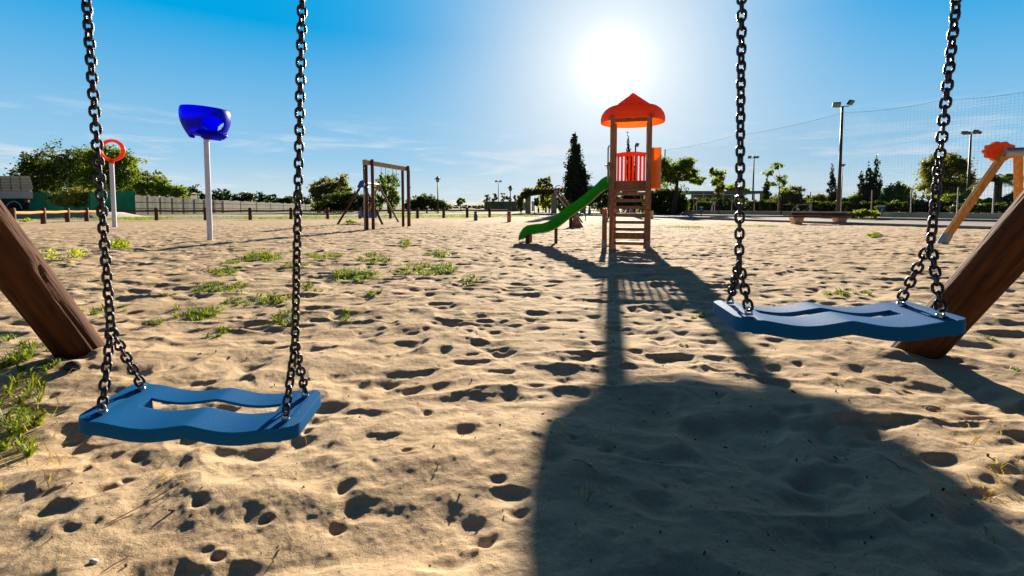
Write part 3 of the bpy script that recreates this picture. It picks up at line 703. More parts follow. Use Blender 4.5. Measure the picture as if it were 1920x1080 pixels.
def tree(name, label, cat, px, Z, blobs, leaf='dark', n=2500, lpx=4.5, trunk=None, depth=.8, base_py=None, group=TREES, clump=.33, limbs=True, tr=.16, lean=0):
    """blobs in photo pixels (cx, cy, rx, ry) sighted at distance Z"""
    k = Z/F; g_ = gz(px, Z); root = thing(name, label, cat, g_, group); B = []
    for cx, cy, rx, ry in blobs:
        c = W(cx, cy, Z+random.uniform(-.4, .4)*rx*k*depth); B.append((c, (rx*k, rx*k*depth, ry*k)))
    V, Fq = leaves(B, int(n*1.7), lpx*k*1.12, clump=clump); npmesh('crown', V, Fq, LF[leaf], root)
    if trunk is not False:
        mb = MB(); cen = Vector((sum(b[0].x for b in B)/len(B), Z, sum(b[0].z for b in B)/len(B))); low_ = min(b[0].z-b[1][2] for b in B)
        fkz = max(.3, low_*.6+cen.z*.4)
        mid = Vector((g_.x*.6+cen.x*.4+lean, Z, fkz*.5)); fk = Vector((g_.x*.35+cen.x*.65, Z, fkz))
        mb.tube([g_-Vector((0, 0, .1)), mid, fk], [tr*1.25, tr, tr*.75], 8)
        if limbs:
            for c, r in B: 
                e = c+Vector((0, 0, r[2]*.35)); m_ = fk.lerp(e, .5)+Vector((random.uniform(-.2, .2), random.uniform(-.2, .2), -.1)); mb.tube([fk, m_, e], [tr*.55, tr*.35, tr*.12], 6)
        mb.build('trunk', bark, root, smooth=True)
    return root
def cypress(label, px, Z, top, bot, w, n=2600, lpx=3.6, spires=None, group=TREES):
    k = Z/F; g_ = gz(px, Z); root = thing('cypress_tree', label, 'tree', g_, group); B = []
    for sx, st, sw_, lean in (spires or [(px, top, w, 0)]):
        m = 12
        for i in range(m):
            v = (i+.5)/m; y = bot+(st-bot)*v; ww = sw_/2*((1-v)**.8*(1.0 if v > .12 else .85)+.05)*(1+.14*math.sin(i*2.3+px))
            B.append((W(sx+lean*v*v+math.sin(i*1.7+px)*ww*.12, y, Z), (ww*k, ww*k, (bot-st)/m*k*1.5)))
    V, Fq = leaves(B, int(n*2.4), lpx*k*1.15, flat=.35, clump=.42); npmesh('crown', V, Fq, LF['cyp'], root)
    MB().tube([g_-Vector((0, 0, .1)), W(px, bot+(top-bot)*.8, Z)], [.2, .04], 8).build('trunk', bark, root, smooth=True)
    return root
# left clump beyond the green fence
tree('tree', 'broad dense dark tree farthest left, rising behind the truck', 'tree', 95, 70, [(60, 322, 32, 30), (100, 318, 40, 32), (110, 350, 50, 30), (150, 315, 38, 32), (60, 350, 30, 25), (130, 300, 28, 16)], 'dark', 6500, 4.6, tr=.4)
tree('tree', 'tall rounded tree with sunlit green side behind the orange hoop', 'tree', 205, 68, [(175, 310, 32, 30), (210, 302, 34, 23), (240, 312, 22, 22), (200, 340, 40, 28), (240, 342, 26, 26)], 'mid', 6000, 4.6, tr=.35)
tree('tree', 'thin airy tree with feathery twigs right of the hoop tree', 'tree', 283, 66, [(275, 340, 16, 18), (290, 332, 14, 12), (298, 345, 14, 14)], 'olive', 700, 3.6, tr=.12)
tree('shrub', 'low spreading green shrub sloping down to the reed fence', 'shrub', 300, 64, [(270, 357, 22, 16), (300, 352, 22, 15), (325, 361, 20, 11), (345, 367, 14, 6)], 'mid', 3200, 4, tr=.12)
tree('shrub', 'shrub with yellow-green shoots overhanging the green fence', 'shrub', 140, 57, [(115, 372, 20, 14), (145, 364, 26, 11), (165, 375, 22, 14), (140, 380, 34, 9)], 'olive', 1500, 4.2, tr=.1)
# fences at the left
a1, a2 = gz(-60, 62), gz(256, 54)
gf = thing('mesh_fence', 'green netting fence in front of the dark trees', 'fence', a2)
gm = mat('green_shade_net', (.01, .30, .20), .85, (.01, .20, .13), 1.2, .4, 60, trans=.25)
mb = MB(); mb.beam(a1+Vector((0, 0, 1.28)), a2+Vector((0, 0, 1.28)), .04, 2.55); mb.build('netting', gm, gf)
for k in range(9):
    p = a1.lerp(a2, k/8); MB().tube([p+Vector((0, -.06, 0)), p+Vector((0, -.06, 2.65))], .05, 6).build('post', dpole_m, gf)
r1, r2, r3 = G(255, 402.6), G(420, 399.6), G(592, 396.2)
rd = thing('reed_fence', 'pale grey reed screen fence stretching back towards the umbrella pines', 'fence', r1)
reed_m = mat('dry_reed', (.46, .43, .36), .9, (.30, .28, .22), 2.2, .6, 40, stretch=(5, 5, .35), contrast=(.3, .7))
for (p, q, h1, h2) in ((r1, r2, 2.12, 1.74), (r2, r3, 1.74, 1.28)):
    mb = MB(); n = 60; V = []; Fc = []
    for i in range(n+1):
        c = p.lerp(q, i/n); h = h1+(h2-h1)*i/n+.05*math.sin(i*1.3)+random.uniform(-.03, .03); o = .05*math.sin(i*.9)
        for dy in (0, .08): V += [(c.x, c.y+o+dy, -.05), (c.x, c.y+o+dy, h)]
    for i in range(n):
        b0, b1 = i*4, i*4+4; Fc += [(b0, b1, b1+1, b0+1), (b0+2, b0+3, b1+3, b1+2), (b0+1, b1+1, b1+3, b0+3)]
    mb.add(V, Fc).build('reed_panel', reed_m, rd)
for k in range(15):
    p = (r1.lerp(r2, k/8) if k < 8 else r2.lerp(r3, (k-8)/7)); MB().tube([p+Vector((0, -.09, 0)), p+Vector((0, -.09, 2.1-.052*k))], .018, 6).build('post', dpole_m, rd)
for zz in (.7, 1.4):
    MB().tube([r1+Vector((0, -.1, zz)), r2+Vector((0, -.1, zz*.95)), r3+Vector((0, -.1, zz*.65))], .022, 5).build('wire', dpole_m, rd)
# umbrella pines
for i, (cx, top, w, Zp) in enumerate(((355, 348, 36, 110), (385, 361, 20, 118), (417, 356, 42, 108), (458, 360, 38, 112), (486, 362, 34, 118), (511, 366, 24, 122), (536, 368, 34, 118), (556, 362, 26, 125), (574, 369, 18, 130))):
    lb_ = ['pine with wide flat crown beside the small hut roof', 'small pine crown peeping out just right of the hut pine', 'round-topped umbrella pine seen just right of the pale funnel pole', 'low umbrella pine, second to the right of the funnel pole', 'umbrella pine in the middle of the row above the reed fence', 'smallest umbrella pine in the row above the reed fence', 'umbrella pine left of the second swing chain', 'umbrella pine right behind the second swing chain', 'last umbrella pine before the big olive tree'][i]
    tree('umbrella_pine', lb_, 'tree', cx, Zp, [(cx, top+10, w*.46, 9.5), (cx-w*.2, top+15, w*.38, 9), (cx+w*.22, top+15, w*.36, 8), (cx, top+22, w*.42, 6)], 'pine', 2400, 2.8, clump=.2, group='umbrella pines beyond the reed fence', tr=.22)
hut = thing('hut', 'small grey hut roof peeping over the reed fence', 'hut', gz(354, 95))
hc = gz(354, 95)
MB().box((hc.x, hc.y, 1.7), (2.2, 2, 3.4)).build('wall', wall_m, hut); MB().add([(hc.x-1.3, hc.y-1.2, 3.4), (hc.x+1.3, hc.y-1.2, 3.4), (hc.x+1.3, hc.y+1.2, 3.4), (hc.x-1.3, hc.y+1.2, 3.4), (hc.x-1.2, hc.y, 3.75), (hc.x+1.2, hc.y, 3.75)], [(0, 1, 5, 4), (2, 3, 4, 5), (0, 4, 3), (1, 2, 5), (3, 2, 1, 0)]).build('roof', wall_m, hut)
# middle distance
tree('tree', 'big olive-coloured tree with loose top left of the dark frame', 'tree', 617, 72, [(605, 368, 24, 22), (622, 352, 26, 18), (640, 342, 14, 12), (600, 358, 18, 14), (628, 378, 30, 14), (648, 352, 10, 9)], 'olive', 4200, 3.8, tr=.3)
tree('shrub', 'long low dark shrub mass behind the blue basket swing', 'shrub', 645, 62, [(605, 388, 20, 9), (630, 378, 24, 14), (660, 374, 26, 14), (685, 380, 20, 14), (650, 388, 42, 9)], 'dark', 5200, 3.6, tr=.1)
tree('tree', 'loose leafy tree seen through the climbing frame', 'tree', 730, 66, [(715, 345, 12, 16), (735, 342, 12, 14), (728, 365, 18, 18), (740, 375, 12, 14), (712, 378, 10, 14)], 'mid', 2000, 3.6, tr=.2, clump=.42)
tree('shrub', 'dark rounded shrub just right of the climbing frame', 'shrub', 800, 66, [(775, 384, 14, 9), (798, 378, 18, 11), (818, 384, 18, 9), (835, 389, 10, 5), (780, 388, 22, 6)], 'dark', 4200, 3.4, tr=.1)
tree('tree', 'small round-headed tree alone in front of the pale hills', 'tree', 864.5, 95, [(864.5, 377, 7.5, 6), (861, 379, 5, 4)], 'mid', 500, 2.6, tr=.1)
for i, (cx, w) in enumerate(((842, 12), (858, 14), (876, 12), (890, 14), (904, 12))):
    tree('shrub', ['far low shrub next to the dark rounded shrub', 'far low shrub at the foot of the round-headed tree', 'far low shrub just right of the round-headed tree', 'far low shrub midway to the flat-topped building', 'far low shrub touching the flat-topped building'][i], 'shrub', cx, 190, [(cx, 388, w*.6, 2.6+(i % 3)), (cx+4, 389, w*.5, 2.5)], 'dark', 350, 1.8, trunk=False)
fb = thing('building', 'low flat olive-beige building behind the slim lamp post', 'building', gz(938, 100))
p0, p1 = gz(908, 100), gz(973, 96); hh = .85+9*100/900
MB().add([(p0.x, p0.y, 0), (p1.x, p1.y, 0), (p1.x, p1.y+9, 0), (p0.x, p0.y+9, 0), (p0.x, p0.y, hh), (p1.x, p1.y, hh), (p1.x, p1.y+9, hh), (p0.x, p0.y+9, hh)], [(0, 1, 5, 4), (1, 2, 6, 5), (2, 3, 7, 6), (3, 0, 4, 7)]).build('wall', wall_m, fb)
MB().box(((p0.x+p1.x)/2, 102.5, hh+.06), (p1.x-p0.x+.5, 10, .14)).build('roof', stone_m, fb)
for i, (cx, t) in enumerate(((914, 364), (927, 362), (944, 361), (953, 368), (966, 366))):
    tree('tree', ['thin tree over the left end of the olive-beige building', 'thin tree left of the two-headed lamp', 'thin tree right of the two-headed lamp', 'squat tree left of the slim lamp post', 'thin tree between the slim lamp post and the ivy'][i], 'tree', cx, 118, [(cx, t+5, 4.5, 5), (cx+3, t+11, 4, 5), (cx-2, t+14, 4, 4)], 'olive', 260, 2.6, tr=.08)
# hills far away
hill_m = mat('far_hills', (.30, .34, .36), .95, (.24, .28, .30), .002)  # distance haze put into the hills' pale blue-grey colour
V = []; Fc = []; HN = 60
for i in range(HN+1):
    px = 560+i*(1250-560)/HN; Zh = 5200
    hgt = max(0, 4+9*math.exp(-((px-855)/28)**2)+9*math.exp(-((px-905)/22)**2)+3*math.sin(px*.07)+1.6*math.sin(px*.23)-abs(px-880)*.012)
    a_ = W(px, 388-hgt, Zh); b_ = W(px, 389.5, Zh-900); c_ = W(px, 389, Zh+1500)
    V += [b_, a_, c_]
for i in range(HN): Fc += [(i*3, i*3+3, i*3+4, i*3+1), (i*3+1, i*3+4, i*3+5, i*3+2)]
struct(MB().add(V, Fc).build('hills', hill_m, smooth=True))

# ------------------------------------------------------------ lamps and floodlights
def globe_lamp(px, Z, ytop, label):
    g_ = gz(px, Z); h = W(px, ytop, Z).z; r = thing('street_lamp', label, 'street lamp', g_, 'park lamps with flat hats')
    MB().tube([g_, g_+Vector((0, 0, h-.75))], [.09, .055], 10).build('pole', dpole_m, r, smooth=True)
    MB().lathe(g_+Vector((0, 0, h-.75)), [(.05, 0), (.17, .1), (.24, .42), (0, .42)], 14).build('lantern', glass_m, r, smooth='auto')
    MB().lathe(g_+Vector((0, 0, h-.33)), [(.24, 0), (.44, .02), (.44, .06), (.2, .14), (.12, .33), (0, .33)], 16).build('hat', dpole_m, r, smooth='auto')
globe_lamp(821, 60, 331, 'tall lamp post with flat hat beside the dark rounded shrub')
globe_lamp(957, 62, 348, 'slim lamp post with flat hat in front of the olive-beige building')
globe_lamp(1141, 42, 304, 'lamp post with flat hat just left of the tower roof')
def flood(px, Z, ytop, heads, label, r0=.11, sc=1.0, m=dpole_m):
    g_ = gz(px, Z); h = W(px, ytop, Z).z; r = thing('floodlight_mast', label, 'floodlight', g_, 'floodlight masts around the sports court'); k = Z/F
    MB().tube([g_, g_+Vector((0, 0, h*.35)), g_+Vector((0, 0, h))], [r0*1.4, r0, r0*.7], 10).build('mast', m, r, smooth=True)
    if len(heads) > 1: MB().beam(g_+Vector((heads[0][0]*k, 0, h)), g_+Vector((heads[-1][0]*k, 0, h+.12)), .08, .08).build('crossbar', dpole_m, r)
    for dx, dy, w, hg, rot in heads:
        M_ = Matrix.Rotation(R(rot), 3, 'Z')@Matrix.Rotation(R(38), 3, 'X'); c = g_+Vector((dx*k, -.15, h-dy*k))
        hd = MB().box(c, (w*k, .16, hg*k), M=M_).build('lamp_head', black_m, r, bevel=.02)
        MB().box(c+M_@Vector((0, -.09, 0)), (w*k*.84, .02, hg*k*.8), M=M_).build('lens', glass_m, hd)
flood(1572, 47, 201, [(-13, -4, 13, 9, -20), (13, -8, 14, 9, 25)], 'tallest floodlight mast with two square heads above the dark bench', .15)
flood(1813, 52, 252, [(-15, -3, 10, 5, -15), (-7, -2, 7, 5, 0), (6, -5, 10, 6, 10), (14, -3, 8, 5, 30)], 'floodlight mast with a row of heads beside the large round tree', .12)
flood(1411, 80, 297, [(-9, -2, 6, 5, 0), (1, -2, 6, 4, 0), (6, -2, 6, 4, 30)], 'shorter floodlight mast between the blue roof and the first right chain', .14)
flood(1577, 120, 310, [(0, 0, 7, 5, 10)], 'small distant single-headed floodlight just behind the tallest mast', .1)
flood(934.5, 110, 341, [(-4, -1, 5, 3, -30), (4, -1, 5, 3, 30)], 'distant thin lamp with two heads above the olive-beige building', .1, m=steel)
flood(1190, 62, 272, [(2, 0, 7, 7, 20)], 'dark single lamp mast seen between the tower posts', .12)
MB_ = MB(); g_ = gz(1572, 47); 

# ------------------------------------------------------------ right side trees
cypress('very tall pointed cypress left of the play tower', 1081, 58, 247, 372, 44, 7000, 3.4, [(1082, 252, 44, -6), (1068, 300, 18, -2), (1094, 310, 16, 2)])
cypress('narrow cypress tip seen through the tower between its posts', 1178, 64, 262, 375, 20, 1800, 3, [(1184, 262, 22, -8)])
cypress('small cypress just right of the yellow pillar', 1438, 66, 332, 392, 19, 1200, 2.8)
cypress('slender cypress hidden partly by the tallest floodlight mast', 1560, 64, 316, 392, 20, 1300, 2.8)
cypress('dark group of joined cypress spires behind the right blue sign', 1632, 62, 297, 394, 24, 5200, 3.2, [(1643, 294, 22, 1), (1629, 310, 27, 0), (1617, 321, 26, -2), (1633, 328, 44, 0)])
tree('tree', 'leafy tree with pale trunk and side branches right of the orange panel', 'tree', 1262, 50, [(1247, 310, 14, 14), (1265, 320, 22, 16), (1285, 308, 14, 12), (1250, 335, 18, 12), (1290, 328, 16, 10), (1308, 338, 14, 6)], 'mid', 3000, 4.2, tr=.2, clump=.45)
tree('hedge', 'tall dark clipped hedge behind the tower and its leafy tree', 'hedge', 1250, 54, [(1235, 372, 20, 18), (1258, 374, 22, 18), (1278, 378, 12, 15), (1222, 385, 14, 16), (1250, 392, 34, 10), (1270, 392, 16, 10)], 'dark', 6500, 4, trunk=False)
tree('hedge', 'dark shadowed hedge under the pergola beside the green slide', 'hedge', 1100, 64, [(1055, 382, 14, 17), (1075, 384, 16, 16), (1100, 372, 18, 14), (1125, 374, 18, 18), (1150, 378, 16, 16), (1175, 380, 18, 16), (1200, 380, 16, 16)], 'dark', 7500, 3.8, trunk=False)
tree('tree', 'thin staked sapling with drooping leaves left of the blue roof middle', 'tree', 1349, 49, [(1336, 322, 8, 6), (1348, 330, 9, 10), (1343, 345, 8, 8)], 'mid', 420, 4.4, tr=.05, clump=.5)
tree('shrub', 'dark shaggy palm-like shrub behind the drooping sapling', 'shrub', 1348, 70, [(1348, 340, 8, 14), (1348, 352, 9, 9)], 'olive', 700, 3.4, tr=.15)
tree('shrub', 'yellow-green shrub rising above the blue roof', 'shrub', 1378, 85, [(1370, 354, 12, 8), (1388, 356, 12, 8), (1399, 360, 8, 6)], 'bright', 1000, 3.2, tr=.1)
tree('tree', 'sparse bare-looking sapling between the two middle signs and the yellow pillar', 'tree', 1466, 46, [(1442, 322, 9, 6), (1458, 312, 9, 6), (1466, 336, 9, 8), (1450, 345, 7, 4), (1470, 350, 8, 7)], 'mid', 420, 4.2, tr=.05, clump=.5)
tree('shrub', 'spiky olive shrub right of the sparse sapling', 'shrub', 1480, 60, [(1470, 372, 18, 12), (1488, 364, 14, 14), (1495, 378, 14, 12)], 'olive', 2200, 3.6, tr=.08)
tree('shrub', 'low green shrub left of the slender cypress', 'shrub', 1530, 66, [(1515, 376, 12, 8), (1535, 373, 14, 8), (1548, 378, 10, 8)], 'olive', 1500, 3.2, tr=.08)
tree('shrub', 'light green shrub between the mast and the cypress spires', 'shrub', 1595, 62, [(1590, 378, 14, 8), (1603, 374, 12, 8)], 'mid', 1300, 3.4, tr=.08)
tree('shrub', 'wide leafy bush right of the cypress spires', 'shrub', 1682, 58, [(1665, 368, 14, 14), (1682, 358, 18, 14), (1700, 366, 14, 14), (1680, 380, 30, 13)], 'mid', 3600, 3.6, tr=.12)
tree('tree', 'large round sunlit tree behind the outermost chain', 'tree', 1770, 60, [(1745, 318, 18, 18), (1770, 306, 24, 16), (1795, 310, 20, 16), (1760, 335, 24, 18), (1795, 335, 24, 20), (1740, 345, 18, 16), (1815, 345, 14, 14), (1775, 358, 30, 12)], 'olive', 7000, 4.0, tr=.3)
tree('shrub', 'dense green shrub below the large round tree', 'shrub', 1785, 54, [(1740, 382, 18, 12), (1785, 376, 22, 12), (1812, 380, 18, 12), (1765, 388, 34, 8), (1832, 385, 14, 9)], 'mid', 3600, 3.6, tr=.1)
tree('shrub', 'bushy green shrub around the foot of the palm', 'shrub', 1875, 50, [(1856, 380, 12, 10), (1880, 383, 16, 10), (1897, 374, 12, 10), (1915, 368, 14, 14)], 'mid', 2600, 3.8, tr=.1)
for i, (x0, x1, Zh, yt) in enumerate(((1285, 1400, 66, 376), (1400, 1520, 62, 376), (1520, 1650, 58, 380), (1650, 1790, 52, 380), (1790, 1960, 46, 383))):
    m_ = 7; tree('hedge', ['court hedge stretch behind the white goal', 'court hedge stretch below the yellow pillar', 'court hedge stretch behind the dark bench', 'court hedge stretch right of the right blue sign', 'court hedge stretch at the far right behind the swing timber'][i], 'hedge', (x0+x1)/2, Zh, [(x0+(x1-x0)*(q+.5)/m_, (yt+400)/2, (x1-x0)/m_*.75, (400-yt)/2) for q in range(m_)], 'dark', 5200, 3.6, trunk=False, depth=.5, group='court hedges behind the low wall')
# palm
def palm(px, Z, crown_y, label):
    g_ = gz(px, Z); r = thing('palm_tree', label, 'tree', g_, TREES); h = W(px, crown_y, Z).z; k = Z/F
    tp = MB(); tp.tube([g_, g_+Vector((.05, 0, h*.5)), g_+Vector((0, 0, h))], [.34, .28, .3], 12); tp.build('trunk', bark, r, smooth=True)
    V = []; c = g_+Vector((0, 0, h))
    for a_ in range(26):
        t = a_*2.399; up = .25+.9*((a_ % 7)/6); L_ = (1.6+random.random()*.7)
        for s_ in range(16):
            u = s_/15; d = L_*u; q = c+Vector((math.cos(t)*d*math.cos(up*.8), math.sin(t)*d*math.cos(up*.8), math.sin(up*.9)*d-.85*u*u*L_*.65))
            dirv = Vector((math.cos(t), math.sin(t), -.3)); sd_ = Vector((-math.sin(t), math.cos(t), 0))
            for sg in (-1, 1):
                l = .42*(1-abs(u-.45)*1.1)+.06; e = q+sd_*sg*l+dirv*l*.55-Vector((0, 0, l*.45)); w_ = dirv*.17
                V += [q-w_*.5, q+w_*.5, e+w_*.2, e-w_*.1]
    npmesh('crown', np.array(V), np.arange(len(V)).reshape(-1, 4), LF['mid'], r)
palm(1869, 47, 338, 'palm tree with arching fronds behind the timber swing leg')
tree('tree', 'small bushy tree rising above the ivy pergola', 'tree', 1023, 74, [(1015, 344, 7, 9), (1027, 341, 6, 9), (1021, 354, 12, 7), (1035, 350, 5, 6)], 'olive', 900, 3.2, tr=.1)

# ------------------------------------------------------------ pergola with ivy, tables
PZ = 61
pg = thing('pergola', 'ivy-covered pergola with square beige pillars behind the slide', 'pergola', gz(1040, PZ))
for px, w in ((990, 10), (1038.5, 10), (1079, 8), (1093, 10), (1146, 9)):
    p = gz(px, PZ); MB().box((p.x, p.y, 1.35), (w*PZ/F, .55, 2.7)).build('pillar', stone_m, pg, bevel=.02)
for dy in (-.8, .8):
    MB().beam(W(983, 358, PZ)+Vector((0, dy, 0)), W(1160, 358, PZ)+Vector((0, dy, 0)), .16, .35).build('beam', wood_d, pg)
ra = MB()
for k in range(28): p = W(985+k*6.2, 355, PZ); ra.beam(p+Vector((0, -1.3, .1)), p+Vector((0, 1.3, .1)), .07, .14)
ra.build('rafters', wood_d, pg)
iv = [(W(x, y, PZ+random.uniform(-.8, .5)), (rx*PZ/F, .9, ry*PZ/F)) for x, y, rx, ry in ((975, 388, 5, 9), (976, 375, 6, 8), (984, 366, 8, 6), (995, 360, 12, 6), (1012, 359, 12, 6), (1028, 360, 12, 5), (1045, 359, 12, 4), (1018, 372, 4, 7), (1065, 358, 14, 4), (1090, 357, 14, 4), (1115, 358, 12, 4))]
V, Fq = leaves(iv, 9000, 4.2*PZ/F); ivo = npmesh('ivy', V, Fq, LF['olive'], pg)
tree('shrub', 'bright yellow-green bush framed by the two left pergola pillars', 'shrub', 1024, 70, [(1024, 370, 10, 10), (1020, 384, 8, 9), (1030, 382, 8, 10)], 'bright', 1400, 3.4, tr=.08)
tree('shrub', 'small dark round bush just right of the leftmost pergola pillar', 'shrub', 1009, 78, [(1009, 380, 8, 7)], 'dark', 700, 3.0, tr=.08)
bn = gz(983, 66); bo = thing('banner', 'blue and white banner hanging in the ivy archway', 'banner', bn)
MB().beam((bn.x-.3, bn.y, .9), (bn.x+.42, bn.y, .9), .03, 1.1).build('cloth', mat('banner_blue', (.02, .22, .5), .7, (.55, .62, .68), 1.4), bo)
MB().tube([bn+Vector((-.32, 0, 0)), bn+Vector((-.32, 0, 1.5))], .03, 6).tube([bn+Vector((.44, 0, 0)), bn+Vector((.44, 0, 1.5))], .03, 6).build('frame', steel, bo)
wb = thing('information_board', 'narrow white board beside the leftmost pergola pillar', 'board', gz(999, 63)); p = gz(999, 63)
MB().box((p.x, p.y, .95), (.32, .06, 1.3)).build('panel', white_m, wb, bevel=.01); MB().tube([p+Vector((.22, 0, 0)), p+Vector((.22, 0, 1.5))], .04, 6).build('post', black_m, wb)
def picnic(px, Z, label, m, w=2.0):
    g_ = gz(px, Z); r = thing('picnic_table', label, 'picnic table', g_, 'picnic tables by the pergola')
    MB().box(g_+Vector((0, 0, .74)), (w, .8, .06)).build('table_top', m, r, bevel=.01)
    for s_ in (-1, 1):
        MB().box(g_+Vector((0, s_*.75, .44)), (w, .28, .05)).build('bench', m, r, bevel=.01)
        MB().box(g_+Vector((s_*w*.33, 0, .37)), (.12, .7, .70)).build('leg', m, r)
        MB().box(g_+Vector((s_*w*.33, .6, .21)), (.1, .2, .42)).box(g_+Vector((s_*w*.33, -.6, .21)), (.1, .2, .42)).build('bench_leg', m, r)
conc = mat('pale_concrete', (.5, .46, .42), .85, (.38, .35, .32), 3)
picnic(1117, 54, 'pale concrete picnic table directly left of the tower newel', conc, 2.1)
picnic(1020, 66, 'dark picnic table under the ivy behind the bright bush', wood_d, 2.2)
picnic(1172, 50, 'pale picnic table glimpsed through the tower steps', conc, 2.2)
g_ = G(1221.5, 410); MB().add([], []) if 0 else None
bi = thing('litter_bin', 'small pale bin right of the tower foot', 'bin', g_)
MB().lathe(g_, [(.13, 0), (.15, .5), (.16, .52), (0, .52)], 16).build('body', stone_m, bi, smooth='auto'); MB().lathe(g_+Vector((0, 0, .52)), [(.17, 0), (.17, .04), (.08, .09), (0, .09)], 16).build('lid', conc, bi, smooth='auto')

# ------------------------------------------------------------ pavilion with blue roof, goals, net, court fence
pv = thing('pavilion', 'long low pavilion with pale blue roof edge and yellow pillar', 'building', gz(1370, 82))
a_, b_ = W(1290, 362, 82), W(1440, 362, 76); blr = mat('pale_blue_fascia', (.12, .26, .34), .7, (.2, .32, .38), 2)
ra_, rb_ = Vector((a_.x, a_.y, 3.15)), Vector((b_.x, b_.y, 3.0)); bw = Vector((.4, 8, 0))
MB().add([ra_, rb_, rb_+bw, ra_+bw, ra_+Vector((0, 0, .42)), rb_+Vector((0, 0, .38)), rb_+bw+Vector((0, 0, .5)), ra_+bw+Vector((0, 0, .55))], [(3, 2, 1, 0), (4, 5, 6, 7), (0, 1, 5, 4), (1, 2, 6, 5), (2, 3, 7, 6), (3, 0, 4, 7)]).build('roof', blr, pv)
yl = mat('yellow_paint', (.75, .40, .03), .6, (.68, .36, .03), 4)
p = gz(1432, 76); MB().box((p.x, p.y+.3, 1.5), (.8, .5, 3.0)).build('pillar', yl, pv)
for px in (1322, 1358, 1395): p = gz(px, 79); MB().box((p.x, p.y+.5, 1.55), (.3, .3, 3.1)).build('pillar', stone_m, pv)
MB().beam(ra_+Vector((3, 6.5, -1.6)), rb_+Vector((-1, 6.5, -1.6)), .3, 3.1).build('back_wall', mat('ochre_plaster', (.40, .24, .08), .85, (.22, .2, .12), .4), pv)
MB().add([ra_+Vector((-4, 10, .1)), ra_+Vector((4, 10, .1)), ra_+Vector((3.4, 14, .9)), ra_+Vector((-3.4, 14, .9))], [(0, 1, 2, 3)]).build('rear_roof', wood_d, pv)
def goal(px, Z, w, h, label):
    g_ = gz(px, Z); r = thing('football_goal', label, 'goal', g_, 'white football goals on the court'); x = w/2
    MB().tube([g_+Vector((-x, 0, 0)), g_+Vector((-x, 0, h))], .05, 8).build('goalpost', white_m, r); MB().tube([g_+Vector((x, 0, 0)), g_+Vector((x, 0, h))], .05, 8).build('goalpost', white_m, r)
    MB().tube([g_+Vector((-x-.05, 0, h)), g_+Vector((x+.05, 0, h))], .05, 8).build('crossbar', white_m, r)
    MB().tube([g_+Vector((-x, 0, h)), g_+Vector((-x, .8, h*.6)), g_+Vector((-x, 1, 0))], .03, 6).tube([g_+Vector((x, 0, h)), g_+Vector((x, .8, h*.6)), g_+Vector((x, 1, 0))], .03, 6).build('stanchion', white_m, r)
goal(1323, 56, 2.1, 1.45, 'larger white goal behind the left blue sign'); goal(1508, 54, 1.6, 1.1, 'smaller white goal seen low behind the dark bench')
net_m = mat('net_cord', (.10, .13, .15), .8)
def net_line(mb, a, b, w):
    mb.tube([a, b], w, 3, cap=False)
nt1, nt2, nt3 = gz(1245, 77), gz(1572, 47), gz(2000, 36)
nt_o = thing('ball_net', 'very tall fine ball-stop net over the sports court on the right', 'net', nt2)
for (p, q, n, hts) in ((nt1, nt2, 110, (9.9, 9.95)), (nt2, nt3, 62, (9.95, 9.9))):
    mb = MB()
    for i in range(n+1):
        c = p.lerp(q, i/n); sag = .25*math.sin(math.pi*((i/n*2) % 1)); net_line(mb, c+Vector((0, 0, 1.8)), c+Vector((0, 0, hts[0]-sag)), .0040)
    for j in range(34):
        z = 1.8+j*.24; net_line(mb, p+Vector((0, 0, z)), q+Vector((0, 0, z)), .0040)
    mb.build('netting', net_m, nt_o)
    MB().tube([p.lerp(q, i/12)+Vector((0, 0, hts[0]-.25*math.sin(math.pi*((i/6) % 1)))) for i in range(13)], .010, 5).build('cable', black_m, nt_o)
MB().tube([nt3, nt3+Vector((0, 0, 10))], .1, 8).build('net_pole', dpole_m, nt_o); MB().tube([nt1, nt1+Vector((0, 0, 10))], .08, 8).build('net_pole', dpole_m, nt_o)
cf_ = thing('court_fence', 'wire fence on thin grey posts standing just behind the low wall', 'fence', wp[1]+Vector((0, .5, 0)))
cpx = (1300, 1336, 1372, 1414, 1459, 1519, 1577, 1634, 1708, 1795, 1862, 1930); bp_ = []
for px in cpx:
    t = (px-1285)/(2150-1285); i = 0
    while i < 3 and wall_px[i+1][0] < px: i += 1
    u = (px-wall_px[i][0])/(wall_px[i+1][0]-wall_px[i][0]); p = wp[i].lerp(wp[i+1], u); Zf = p.y+1.2; g_ = gz(px, Zf); bp_.append(g_)
    MB().tube([g_, g_+Vector((0, 0, 2.25))], .045, 6).build('post', steel, cf_)
mb = MB()
for i in range(len(bp_)-1):
    for z in np.arange(.15, 2.3, .3): net_line(mb, bp_[i]+Vector((0, 0, z)), bp_[i+1]+Vector((0, 0, z)), .006)
    for k in range(12): c = bp_[i].lerp(bp_[i+1], k/12); net_line(mb, c, c+Vector((0, 0, 2.2)), .004)
mb.build('wire_mesh', net_m, cf_)
